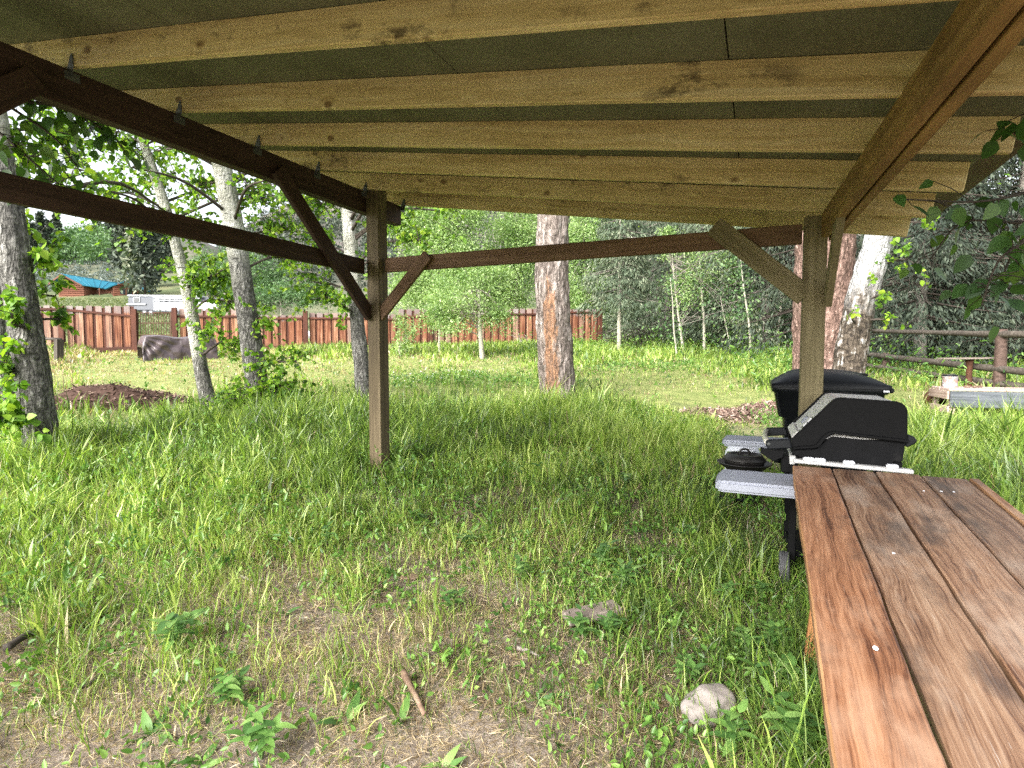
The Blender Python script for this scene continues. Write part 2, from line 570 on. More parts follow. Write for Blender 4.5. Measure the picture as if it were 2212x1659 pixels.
def mk_fence():
    """board stained red-brown with bleached grey tops and pale heartwood streaks"""
    t = NT('fence_board')
    c = t.coords()
    raw = t.n('TexCoord').outputs['Generated']
    g1 = t.noise(t.map(c, (.8, 16, 16)), 1.0, 4, .6)
    g2 = t.noise(t.map(c, (2.2, 6, 6)), 1.0, 4, .65)
    cc = t.ramp(g1, [(.36, (.035, .015, .010)), (.47, (.18, .072, .04)), (.58, (.32, .165, .10)), (.72, (.44, .30, .21))])
    cc = t.mix(t.ramp(g2, [(.5, 0), (.66, .8)]), cc, (.14, .048, .027))
    x = t.n('SeparateXYZ', {0: raw}).outputs[0]
    top = t.math('ADD', x, t.math('MULTIPLY', t.math('SUBTRACT', g2, .5), .25))
    cc = t.mix(t.ramp(top, [(.80, 0), (.88, .85)]), cc, (.22, .205, .21))
    cc = t.mix(t.ramp(top, [(.06, .7), (.16, 0)]), cc, (.06, .035, .03))
    rr = t.n('ObjectInfo').outputs['Random']
    hue = t.ramp(t.math('FRACT', t.math('MULTIPLY', rr, 7.31)), [(0, (.20, .075, .04)), (.25, (.36, .19, .11)), (.5, (.15, .06, .036)), (.75, (.37, .30, .25)), (1, (.24, .10, .058))], 'CONSTANT')
    cc = t.mix(t.math('ADD', t.math('MULTIPLY', rr, .3), .2), cc, t.mix(1.0, hue, (.8, .8, .8), 'MULTIPLY'))
    return t.finish(cc, .85, t.bump(g1, .5, .01), spec=.15)
M_fence = mk_fence()
M_batten = wood('red_stained_batten', (.04, .014, .009), (.075, .026, .016), (.115, .043, .026), blotch=.4, var=.4)

def mk_bark(name, stops, fscale, white=None, wstops=None, bumps=1.0, dist=.03, scars=False):
    t = NT(name)
    c = t.coords('Object', False)
    a = t.n('Attribute', attribute_name='rough').outputs['Fac']
    b = t.n('Attribute', attribute_name='strip').outputs['Fac']
    warp = t.n('TexNoise', {'Vector': c, 'Scale': 3.0, 'Detail': 3.0}).outputs['Color']
    cw = t.n('VectorMath', {0: c, 1: t.n('VectorMath', {0: warp, 1: (.12, .12, .12)}, operation='MULTIPLY').outputs[0]}, operation='ADD').outputs[0]
    rg = t.noise(t.map(cw, fscale), 1.0, 3, .5)
    rg = t.math('MULTIPLY', t.math('ABSOLUTE', t.math('SUBTRACT', rg, .5)), 5.0, True)
    rg2 = t.noise(t.map(cw, (fscale[0] * .9, fscale[1] * .9, fscale[2] * 3.2), (3, 1, 5)), 1.0, 3, .5)
    rg2 = t.math('MULTIPLY', t.math('ABSOLUTE', t.math('SUBTRACT', rg2, .5)), 7.0, True)
    n1 = t.noise(t.map(cw, mulv(fscale, 2.6)), 1.0, 5, .65)
    h = t.math('ADD', t.math('ADD', t.math('MULTIPLY', rg, .42), t.math('MULTIPLY', rg2, .2)), t.math('MULTIPLY', n1, .45))
    cc = t.ramp(h, stops)
    if white:
        n2 = t.noise(t.map(c, (6, 6, 22)), 1.0, 4, .6)
        n3 = t.noise(c, 2.6, 4, .6)
        wc = t.ramp(t.math('ADD', t.math('MULTIPLY', n2, .4), t.math('MULTIPLY', n3, .6)), wstops)
        if scars:
            sc = t.noise(t.map(c, (5, 5, 30)), 1.0, 2)
            wc = t.mix(t.ramp(sc, [(.66, 0), (.70, .85)]), wc, (.035, .03, .026))
        f = t.math('ADD', a, t.math('MULTIPLY', t.math('SUBTRACT', n3, .5), .9))
        cc = t.mix(t.ramp(f, [(.30, 1), (.62, 0)]), cc, wc)
    if name == 'cottonwood_bark':
        n4 = t.noise(t.map(cw, (9, 9, 2.2)), 1.0, 6, .7)
        ff = t.math('ADD', t.math('MULTIPLY', b, .76), t.math('MULTIPLY', t.math('SUBTRACT', n4, .5), 1.5))
        cc = t.mix(t.math('MULTIPLY', t.ramp(ff, [(.45, 0), (.6, .85)]), t.ramp(h, [(.25, .35), (.5, 1)])), cc, t.ramp(n1, [(.35, (.12, .055, .027)), (.65, (.33, .17, .085))]))
    return t.finish(cc, .9, t.bump(h, bumps, dist), spec=.15)

def mulv(v, k):
    return tuple(x * k for x in v)
M_aspen = mk_bark('aspen_bark', [(.2, (.028, .027, .025)), (.48, (.12, .115, .105)), (.8, (.30, .29, .27))], (22, 22, 5), True,
                  [(.3, (.17, .165, .13)), (.5, (.34, .335, .29)), (.7, (.50, .50, .47))], scars=True, bumps=1.0, dist=.03)
M_cotton = mk_bark('cottonwood_bark', [(.2, (.05, .038, .032)), (.5, (.21, .175, .155)), (.8, (.38, .335, .31))], (11, 11, 2.0), bumps=1.0, dist=.05)
M_pine = mk_bark('pine_bark', [(.2, (.045, .028, .022)), (.5, (.165, .105, .085)), (.8, (.32, .225, .19))], (12, 12, 3.5), bumps=1.0, dist=.04)
M_birch = mk_bark('birch_bark', [(.25, (.022, .018, .015)), (.52, (.10, .08, .06)), (.78, (.36, .35, .34))], (11, 11, 3.2), True,
                  [(.3, (.15, .145, .14)), (.5, (.30, .30, .30)), (.7, (.42, .42, .43))], scars=True, bumps=1.0, dist=.05)
M_sapling = simple('sapling_bark', (.36, .34, .27), .8, ns=10, amt=.4, bumps=.4)

L_aspen = leafmat('aspen_leaf', [(0, (.045, .10, .018)), (.35, (.115, .235, .026)), (.7, (.21, .36, .032)), (1, (.35, .47, .05))], trans=.45)
L_aspen_obj = leafmat_obj('aspen_leaf_single', [(0, (.045, .10, .018)), (.35, (.115, .235, .026)), (.7, (.21, .36, .032)), (1, (.35, .47, .05))], trans=.45)
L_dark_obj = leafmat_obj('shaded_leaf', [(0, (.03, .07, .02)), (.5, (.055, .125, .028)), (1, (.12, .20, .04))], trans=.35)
L_willow = leafmat('willow_leaf', [(0, (.09, .16, .055)), (.4, (.20, .31, .10)), (.75, (.33, .44, .175)), (1, (.48, .56, .33))], trans=.4, rough=.45)
L_spruce = leafmat('spruce_needles', [(0, (.032, .052, .032)), (.4, (.075, .105, .062)), (.75, (.14, .17, .105)), (1, (.25, .26, .185))], trans=.15, rough=.7)
L_bluespruce = leafmat('dark_spruce_needles', [(0, (.013, .022, .015)), (.5, (.033, .048, .031)), (1, (.085, .105, .068))], trans=.1, rough=.7)
L_weed = leafmat('weed_leaf', [(0, (.04, .10, .025)), (.4, (.10, .21, .04)), (.75, (.18, .32, .06)), (1, (.32, .46, .12))], trans=.38, rough=.36, spec=.5)
L_weed_obj = leafmat_obj('broad_weed_leaf', [(0, (.05, .12, .035)), (.4, (.10, .21, .05)), (.75, (.17, .31, .075)), (1, (.30, .44, .14))], trans=.38)
L_grass = leafmat('grass_blade', [(0, (.035, .08, .015)), (.3, (.12, .225, .030)), (.65, (.25, .385, .055)), (1, (.48, .58, .15))], trans=.40, rough=.36, spec=.5,
                  dry=[(0, (.16, .11, .065)), (.5, (.38, .29, .175)), (1, (.60, .49, .33))])
L_sage = leafmat('sage_leaf', [(0, (.05, .066, .058)), (.5, (.10, .128, .118)), (1, (.18, .21, .20))], trans=.2, rough=.8)
L_farleaf = leafmat('far_aspen_leaf', [(0, (.035, .08, .03)), (.5, (.08, .155, .055)), (1, (.15, .24, .09))], trans=.3)

def mk_ground():
    t = NT('ground_soil_and_turf')
    c = t.n('TexCoord').outputs['Object']
    sx = t.n('SeparateXYZ', {0: c})
    dist = t.n('VectorMath', {0: c}, operation='LENGTH').outputs['Value']
    n1 = t.noise(c, 3.2, 6, .62)
    n2 = t.noise(c, 45, 5, .65)
    n3 = t.noise(t.map(c, (60, 200, 60), (0, 0, 0), (0, 0, .6)), 1.0, 3)
    soil = t.ramp(t.math('ADD', t.math('MULTIPLY', n1, .45), t.math('MULTIPLY', n2, .55)),
                  [(.32, (.042, .033, .027)), (.45, (.115, .092, .076)), (.55, (.205, .17, .142)), (.70, (.36, .31, .255))])
    soil = t.mix(t.ramp(n3, [(.58, 0), (.66, .5)]), soil, (.30, .235, .16))
    turf = t.ramp(t.math('ADD', t.math('MULTIPLY', n1, .4), t.math('MULTIPLY', n2, .6)),
                  [(.35, (.07, .10, .03)), (.5, (.17, .20, .065)), (.62, (.30, .29, .12)), (.75, (.42, .37, .20))])
    near = t.mix(t.ramp(t.math('ADD', dist, t.math('MULTIPLY', n1, 4.0)), [(0, 0)]), soil, turf)
    f1 = t.n('MapRange', {0: t.math('ADD', dist, t.math('MULTIPLY', n1, 6.0)), 1: 9.0, 2: 13.0}).outputs[0]
    near = t.mix(f1, soil, turf)
    m1 = t.noise(c, .25, 5, .6)
    meadow = t.ramp(m1, [(.35, (.05, .075, .03)), (.5, (.095, .115, .05)), (.65, (.15, .15, .075))])
    f2 = t.n('MapRange', {0: dist, 1: 32.0, 2: 55.0}).outputs[0]
    cc = t.mix(f2, near, meadow)
    m2 = t.noise(c, .06, 6, .65)
    hill = t.ramp(m2, [(.35, (.055, .062, .055)), (.5, (.10, .093, .085)), (.62, (.15, .13, .112)), (.75, (.21, .18, .145))])
    f3 = t.n('MapRange', {0: dist, 1: 130.0, 2: 260.0}).outputs[0]
    cc = t.mix(f3, cc, hill)
    hh = t.math('ADD', t.math('MULTIPLY', n2, .5), t.math('MULTIPLY', n3, .5))
    return t.finish(cc, .95, t.bump(hh, .7, .02), spec=.1)
M_ground = mk_ground()

# ------------------------------------------------------------------ ground: one sheet to the hills
def build_ground():
    nr, na = 190, 300
    rr = np.concatenate([[0.0], np.geomspace(.25, 1300, nr - 1)])
    aa = np.linspace(0, 2 * np.pi, na, endpoint=False)
    X = rr[:, None] * np.sin(aa)[None]
    Y = rr[:, None] * np.cos(aa)[None]
    Z = ground_np(X, Y)
    V = np.stack([X, Y, Z], 2).reshape(-1, 3)
    i = np.arange(nr - 1)[:, None] * na
    k = np.arange(na)[None]
    k2 = (k + 1) % na
    F = np.stack([i + k, i + na + k, i + na + k2, i + k2], 2).reshape(-1)
    me = np_mesh('ground', V, F, np.arange((nr - 1) * na) * 4, smooth=True)
    o = mesh_obj('ground', me, M_ground)
    tag(o, 'sloping ground of soil, thatch and turf rising to the hills', kind='structure')
build_ground()

# ------------------------------------------------------------------ open shelter with a single-pitch roof
TH = math.atan(534 / FPX)
eX = Vector((math.cos(TH), -math.sin(TH), 0))        # along the rafters
eY = Vector((math.sin(TH), math.cos(TH), 0))         # along the beams, away from the camera
O = Vector(((818 - CX) / FPX * 5.39, 5.39, 0))       # far left post
ez = Vector((0, 0, 1))
def S(a, b, z):
    return O + eX * a + eY * b + ez * z
BW = 3.75                                            # bay width between the beams
ZR = 3.115                                           # underside of rafters over the left beam
SL = .160                                            # fall of the roof per metre
def zr(a): return ZR - SL * a
RH, RW = .150, .040
b1, b6 = -2.535, .52                                 # first and last rafter in view
step = (b6 - b1) / 5

sh = thing('open_shelter', 'open timber shelter with pale rafters, dark stained beams and plywood roof', 'shelter', Matrix.Translation(S(BW / 2, -1, gz(*S(BW / 2, -1, 0).xy))))
gl = gz(O.x, O.y)
pR = S(BW, 0.0, 0)
gr_ = gz(pR.x, pR.y)
# posts
bar('post', S(0, 0, gl - .25), S(.0, 0, ZR + .02), .14, .14, M_postbrown, sh, up=eX)['label'] = 'tall square post under the dark left beam'
bar('post', S(BW - .02, 0, gr_ - .25), S(BW - .02, 0, 2.50), .15, .14, M_post, sh, up=eX)['label'] = 'treated square post behind the grill'
bar('post', S(-.02, -3.9, gz(*S(0, -3.9, 0).xy) - .25), S(-.02, -3.9, 2.92), .14, .14, M_stain, sh, up=eX)
bar('post', S(BW + .30, -5.9, gz(*S(BW + .30, -5.9, 0).xy) - .25), S(BW + .30, -5.9, 2.40), .14, .14, M_post, sh, up=eX)
# beams
bar('beam', S(-.115, -7.2, ZR - .104), S(-.115, .50, ZR - .104), .09, .20, M_stain, sh)['label'] = 'dark stained beam carrying the high rafter ends'
zb = zr(BW) - .085
bar('beam', S(BW + .03 + .045 * 6.2, -6.2, zb), S(BW + .03, .06, zb), .05, .16, M_beam, sh, wob=.004)
bar('beam', S(BW + .092 + .045 * 6.2, -6.2, zb - .004), S(BW + .092, .06, zb - .004), .05, .155, M_beam, sh, wob=.004)
# rails
bar('rail', S(-.10, -7.2, 2.40), S(-.10, -.09, 2.40), .045, .142, M_stain, sh)
bar('rail', S(.09, .02, 2.415), S(BW - .10, .0, 2.395), .045, .135, M_brownrail, sh)
# rafters
n_r = 9
for i in range(n_r):
    b = b6 - step * i
    p0, p1 = S(-1.1, b, zr(-1.1) + RH / 2), S(BW + .62, b, zr(BW + .62) + RH / 2)
    bar('rafter', p0, p1, RW, RH, M_rafter, sh, wob=.003 if i < 7 else 0)
    # hurricane tie on the beam
    bm = bmesh.new()
    s = -1
    pts = [(-.05, -.06, 0), (.02, -.06, 0), (.03, -.02, 0), (.025, .055, 0), (.01, .055, 0)]
    vs = [bm.verts.new(q) for q in pts]
    f = bm.faces.new(vs)
    ext = bmesh.ops.extrude_face_region(bm, geom=[f])
    bmesh.ops.translate(bm, vec=(0, 0, .003), verts=[g for g in ext['geom'] if isinstance(g, bmesh.types.BMVert)])
    Mx = Matrix((eX, Vector((0, 0, 1)), -eY)).transposed().to_4x4()
    Mx.translation = S(-.045, b - RW / 2 - .0035, ZR + .01)
    b2 = box_bm(.004, .075, .045, 0)
    tie = mesh_obj('rafter_tie', from_bm('rafter_tie', bm), M_tie, sh, Mx)
    mesh_obj('tie_flange', from_bm('tie_flange', b2), M_tie, tie, frame(S(-.067, b - .005, ZR - .04), eX))
# plywood sheets over the rafters, seams along the beams
zs = RH + .009
def seam_a(x, y):
    d = ray(x, y)
    # intersect with roof plane z = zr(a)+RH
    lo, hi = .5, 9
    for _ in range(50):
        m = (lo + hi) / 2
        q = Vector((0, 0, CAM_H)) + d * m
        a = (q - O).dot(eX)
        if q.z > zr(a) + RH: hi = m
        else: lo = m
    return a
s1 = seam_a(1577, 150)
s0 = seam_a(975, 145)
SEAMS = [-1.15, s0 - 1.22 if s0 - 1.22 > -.4 else (s0 - .5) / 2, s0, (s0 + s1) / 2 if s1 - s0 > 1.6 else s0 + .01, s1, BW + .66]
SEAMS = sorted(set(round(v, 3) for v in SEAMS))
SEAMS = [SEAMS[0]] + [v for p, v in zip(SEAMS, SEAMS[1:]) if v - p > .2]
nrm = (eX * SL + ez).normalized()
exs = (eX - ez * SL).normalized()
for j in range(len(SEAMS) - 1):
    a0, a1 = SEAMS[j] + .003, SEAMS[j + 1] - .003
    bb = [.62, -1.83 + .3 * (j % 2), -4.40]
    for k in range(2):
        c0, c1 = bb[k] - .003, bb[k + 1] + .003
        am, bm_ = (a0 + a1) / 2, (c0 + c1) / 2
        L = (a1 - a0) * math.sqrt(1 + SL * SL)
        bx = box_bm(L, c0 - c1, .016, .001)
        M = Matrix((exs, eY, nrm)).transposed().to_4x4()
        M.translation = S(am, bm_, zr(am) + RH + .009)
        mesh_obj('plywood_sheet', from_bm('plywood_sheet', bx), M_sheath, sh, M)
# metal roof skin above the plywood (seen only from outside)
bx = box_bm((BW + 2.2) * math.sqrt(1 + SL * SL), 5.06, .012, 0)
M = Matrix((exs, eY, nrm)).transposed().to_4x4()
M.translation = S(BW / 2 - .3, -1.89, zr(BW / 2 - .3) + RH + .030)
mesh_obj('roof_skin', from_bm('roof_skin', bx), M_gate, sh, M)
# knee braces
def brace(a0, b0, z0, a1, b1_, z1, mat, w=.045, h=.13, lab=None):
    p0, p1 = S(a0, b0, z0), S(a1, b1_, z1)
    d = (p1 - p0).normalized()
    side = Vector((0, 0, 1)).cross(d).normalized()
    o = bar('knee_brace', p0, p1, w, h, mat, sh, up=d.cross(side) if d.cross(side).z > 0 else -d.cross(side))
    if lab: o['label'] = lab
brace(-.045, -.06, 1.93, -.045, -1.16, 2.99, M_stain, lab='long dark brace from left post up to the beam')
brace(-.045, -3.83, 1.90, -.045, -2.72, 2.98, M_stain)
brace(.04, -.03, 1.92, .60, -.03, 2.47, M_brownrail, w=.04, h=.11)
brace(BW - .07, -.04, 1.96, BW - .68, -.04, 2.50, M_post, w=.04, h=.14, lab='pale square-cut brace beside the grill post')
brace(BW + .06, -.07, 1.92, BW + .06, -.62, 2.40, M_post, w=.045, h=.12)

# ------------------------------------------------------------------ board fence across the yard, with a steel gate
def fdepth(x):                                       # distance of the fence line at picture column x
    A = Vector(((140 - CX) / FPX * 23, 23)); B = Vector(((1298 - CX) / FPX * 29, 29))
    u = (x - CX) / FPX
    d = B - A
    t = (A.x - u * A.y) / (u * d.y - d.x)
    return A.y + d.y * t
FN = Vector((-(29 - 23), (1298 - CX) / FPX * 29 - (140 - CX) / FPX * 23, 0)).normalized()
FA = Vector((FN.y, -FN.x, 0))
if FA.x < 0: FA = -FA
if FN.y > 0: FN = -FN                                # towards the camera
def fence_run(x0, x1, ytop, yrail, label, ybot=None, steps=None, post0=None, post1=None, bw=.235, kick=True, yrail1=None):
    Y0, Y1 = fdepth(x0), fdepth(x1)
    p0, p1 = P(x0, ytop, Y0), P(x1, ytop if steps is None else steps, Y1)
    L = (Vector((p1.x, p1.y, 0)) - Vector((p0.x, p0.y, 0))).length
    g0 = gz(p0.x, p0.y); g1 = gz(p1.x, p1.y)
    root = thing('board_fence', label, 'fence', Vector(((p0.x + p1.x) / 2, (p0.y + p1.y) / 2, (g0 + g1) / 2)), 'sections of the red-brown board fence')
    n = max(1, round(L / .345))
    for i in range(n):
        t = (i + .5) / n
        q = p0.lerp(p1, t)
        g = gz(q.x, q.y) + .05
        top = p0.z + (p1.z - p0.z) * t + R.uniform(-.012, .012)
        w = bw * R.uniform(.9, 1.12)
        q.z = g
        off = FN * R.uniform(.0, .012)
        bar('fence_board', q + off, Vector((q.x, q.y, top)) + off, w, .022, M_fence, root, up=FN, bev=.004)
        e = p0.lerp(p1, (i + 1) / n); e.z = g
        bar('batten', e - FN * .026, Vector((e.x, e.y, top - .03 + R.uniform(-.04, .02))) - FN * .026, .15, .02, M_batten, root, up=FN, bev=.003)
    zr0 = P(x0, yrail, Y0).z
    zr1 = P(x1, yrail1 or yrail, Y1).z
    a, b = Vector((p0.x, p0.y, zr0)), Vector((p1.x, p1.y, zr1))
    bar('rail', a + FN * .045, b + FN * .045, .045, .09, M_batten, root)
    if kick:
        bar('kick_board', Vector((p0.x, p0.y, g0 + .12)) + FN * .04, Vector((p1.x, p1.y, g1 + .12)) + FN * .04, .035, .17, M_batten, root)
    for xx, yt in ((post0 or (None, 0)), (post1 or (None, 0))):
        if xx is None: continue
        Yp = fdepth(xx)
        tp = P(xx, yt, Yp) + FN * .10
        bar('fence_post', Vector((tp.x, tp.y, gz(tp.x, tp.y) - .1)), tp, .20, .16, M_batten, root, up=FN, bev=.008)
    return root
fence_run(-260, 30, 676, 689, 'red-brown board fence behind the leaning aspen at picture edge')
fence_run(32, 130, 660, 668, 'bleached fence section between the big aspen and a thick post', post0=None, post1=(134, 660))
fence_run(140, 284, 661, 669, 'red-brown board fence section with sloping rail beside the steel gate', post1=(291, 668), yrail1=683)
fence_run(384, 515, 667, 684, 'board fence section starting at the gate, behind the tarp', post0=(378, 665))
fence_run(517, 654, 681, 688, 'lower board fence section seen between two aspens', post1=(660, 672))
fence_run(666, 796, 676, 688, 'board fence section directly left of the tall shelter post')
fence_run(798, 857, 679, 690, 'short low fence section half hidden by the shelter post')
fence_run(858, 926, 668, 684, 'board fence section right of the shelter post, behind saplings', post1=(929, 690))
fence_run(931, 1060, 669, 681, 'board fence section half hidden by the small leafy tree', post0=None)
fence_run(1062, 1165, 667, 679, 'orange board fence section left of the thick cottonwood trunk')
fence_run(1167, 1290, 668, 675, 'last board fence section, ending right of the thick trunk', post1=(1295, 668))

# steel gate
Yg = fdepth(335)
gm = P(335, 700, Yg)
gt = thing('steel_gate', 'rust-brown steel bar gate standing in the board fence', 'gate', Vector((gm.x, gm.y, gz(gm.x, gm.y))))
def gp(x, y): return P(x, y, fdepth(x)) + FN * .05
for x in (299, 370):
    bar('gate_stile', gp(x, 748), gp(x, 675), .05, .05, M_gate, gt, up=FN)
for y in (676, 698, 724, 745):
    bar('gate_rail', gp(299, y), gp(370, y), .04, .045, M_gate, gt)
for i in range(12):
    x = 304.5 + i * 5.6
    bar('gate_bar', gp(x, 745), gp(x, 676), .022, .022, M_gate, gt, up=FN, bev=0)

# low weathered hitching rail in front of the fence at far left
hp = G(127, 782)
hr = thing('hitching_rail', 'low dark weathered rail and post before the fence, far left', 'rail', hp)
tp = P(127, 733, hp.y)
bar('post', hp - ez * .1, tp, .20, .2, M_lograil, hr, up=eX)
tube_obj('pole', [P(-150, 722, hp.y - .3), P(0, 728, hp.y - .1), P(132, 733, hp.y)], [.06, .055, .05], M_lograil, hr, seg=8, m=12, amp=.2)

# ------------------------------------------------------------------ tarp over a low pile
def mk_tarp():
    t = NT('brown_tarp')
    c = t.coords()
    n = t.noise(c, 5, 5, .6)
    cc = t.ramp(n, [(.35, (.045, .032, .034)), (.55, (.072, .053, .056)), (.7, (.10, .077, .08))])
    return t.finish(cc, .36, t.bump(t.n('TexVoronoi', {'Vector': t.n('VectorMath', {0: c, 1: t.n('TexNoise', {'Vector': c, 'Scale': 2.0}).outputs['Color']}, operation='ADD').outputs[0], 'Scale': 2.2}, feature='F1').outputs['Distance'], .35, .09), spec=.5)
def build_tarp():
    a, b = G(308, 781), G(470, 775)
    ax = (b - a); L = ax.length; ax.normalize()
    dp = Vector((-ax.y, ax.x, 0)); dp = dp if dp.y > 0 else -dp
    nx, ny = 120, 96
    V = []
    W, H = 1.5, .84
    for j in range(ny):
        s = j / (ny - 1)
        for i in range(nx):
            t = i / (nx - 1)
            # profile across: ground - up front - top - down back
            u = s * (2 * H + W)
            if u < H: d, h = -.12 * (1 - u / H), u
            elif u < H + W: d, h = u - H, H
            else: d, h = W + .12 * ((u - H - W) / H), 2 * H + W - u
            e = min(t, 1 - t) * L
            rr = min(1, e / .25)
            h *= .55 + .45 * min(1, e / .12) ** .5 if e < .12 else 1
            sag = .07 * math.exp(-((t - .52) / .25) ** 2)
            h -= sag * (h / H) ** 2
            f = max(0, 1 - abs(u - H * .55) / (H * .7))
            wr = math.sin((t * 9 + (H - u) * 3.5 * (1 if t < .5 else -1)) * 2.4) * .035 * f + noise.noise(Vector((t * 9, s * 12, 3))) * .02
            # diagonal swags hung from the corners
            an = math.atan2(max(H - u, 0), t * L + .02)
            sw = (abs(math.sin(an * 9 + .6)) - .4) * .16 * max(0, 1 - t * 1.5) * f * min(1, math.hypot(t * L, H - u) * 1.6)
            sw += (abs(math.sin(t * 13 + u * 5)) - .5) * .10 * f * max(0, min(1, t * 3 - 1))
            p = a + ax * (t * L) + dp * (d - wr - sw)
            V.append(Vector((p.x, p.y, gz(p.x, p.y) - .01 + max(0, h + .02 * noise.noise(Vector((t * 14, s * 6, 1)))))))
    o = (a + b) / 2
    me = bpy.data.meshes.new('tarp')
    me.from_pydata([v - o for v in V], [], [(j * nx + i, j * nx + i + 1, (j + 1) * nx + i + 1, (j + 1) * nx + i) for j in range(ny - 1) for i in range(nx - 1)])
    me.polygons.foreach_set('use_smooth', [True] * len(me.polygons))
    ob = mesh_obj('tarp_covered_pile', me, mk_tarp(), None, Matrix.Translation(o))
    so = ob.modifiers.new('thick', 'SOLIDIFY'); so.thickness = .006
    tag(ob, 'low pile covered by a wrinkled shiny brown tarp before the gate', 'tarp')
build_tarp()

# ------------------------------------------------------------------ bark mulch heaps
M_mulch = simple('bark_mulch', (.06, .036, .028), .95, ns=9, amt=.5, bumps=.8, c2=(.14, .09, .075), spec=.1)
M_mulchred = simple('red_bark_mulch', (.13, .078, .06), .95, ns=9, amt=.45, bumps=.8, c2=(.24, .165, .135), spec=.1)
def mulch(name, c, rx, ry, h, label, mat, chips, seed, csz=.075):
    n = 40
    V, F = [], []
    for j in range(n):
        for i in range(n):
            x, y = (i / (n - 1) * 2 - 1), (j / (n - 1) * 2 - 1)
            r = math.hypot(x, y)
            k = max(0, 1 - r * r) ** 1.2
            px, py = c.x + x * rx, c.y + y * ry
            z = gz(px, py) - .02 + h * k * (1 + .7 * noise.noise(Vector((x * 2.2 + seed, y * 2.2, 0)))) + .05 * k * noise.noise(Vector((x * 9, y * 9, seed)))
            V.append(Vector((px, py, z)) - c)
    F = [(j * n + i, j * n + i + 1, (j + 1) * n + i + 1, (j + 1) * n + i) for j in range(n - 1) for i in range(n - 1)]
    me = bpy.data.meshes.new(name); me.from_pydata(V, [], F)
    me.polygons.foreach_set('use_smooth', [True] * len(me.polygons))
    root = thing(name, label, 'mulch', c)
    mesh_obj('heap_body', me, mat, root, Matrix.Translation(c))
    idx = rng.integers(0, len(V), chips)
    C = np.array([V[k][:] for k in idx]) + rng.normal(size=(chips, 3)) * np.array([rx / n, ry / n, 0]) * 1.2
    C[:, 2] += .012
    rr = np.hypot(C[:, 0] / rx, C[:, 1] / ry)
    C = C[rr < .98]
    m = len(C)
    D = rand_dirs(m); D[:, 2] *= .35; D = unit(D)
    Vv, f, ls, at = leaves_np(C, D, rand_dirs(m, up=1.5), csz * (.5 + rng.random(m)), .35, rng.random(m), cheap=True)
    ob = mesh_obj('bark_chips', np_mesh('bark_chips', Vv, f, ls, at), leaf_chip if h > .2 else pale_chip, root, Matrix.Translation(c))
    ob['kind'] = 'stuff'
leaf_chip = leafmat('bark_chip', [(0, (.03, .018, .014)), (.5, (.10, .06, .046)), (1, (.28, .20, .16))], trans=0, rough=.9, spec=.1)
pale_chip = leafmat('dry_bark_chip', [(0, (.07, .045, .036)), (.5, (.20, .135, .105)), (1, (.42, .32, .26))], trans=0, rough=.9, spec=.1)
cM = G(235, 868)
mulch('mulch_heap', cM, 1.5, .9, .26, 'dark heap of bark mulch on the lawn behind the leaning aspen', M_mulch, 3500, 3)
cM2 = G(1560, 900)
mulch('mulch_patch', cM2, .85, .75, .05, 'trodden patch of reddish bark mulch beyond the grill', M_mulchred, 2500, 8)
cM3 = G(1655, 885)
mulch('mulch_patch', cM3, .55, .5, .10, 'small mound of red bark mulch beside the black bin', M_mulchred, 1200, 5)

# ------------------------------------------------------------------ log cabin with teal metal roof on the hill
M_logwall = wood('cabin_log_siding', (.11, .04, .024), (.19, .075, .046), (.26, .115, .075), blotch=.2, grain=.05, var=.1)
M_teal = simple('teal_metal_roof', (.03, .19, .27), .4, .1, ns=.8, amt=.12, bumps=0)
M_dglass = simple('dark_window_glass', (.02, .025, .03), .08, 0, spec=.6, ns=3, amt=.3, bumps=0)
M_trim = simple('brown_trim', (.14, .06, .035), .7, ns=4)
M_whitepaint = simple('white_paint', (.40, .41, .43), .45, ns=5, amt=.08, bumps=.02)
M_greypaint = simple('grey_trailer_paint', (.085, .092, .108), .4, ns=5, amt=.1, bumps=.02)

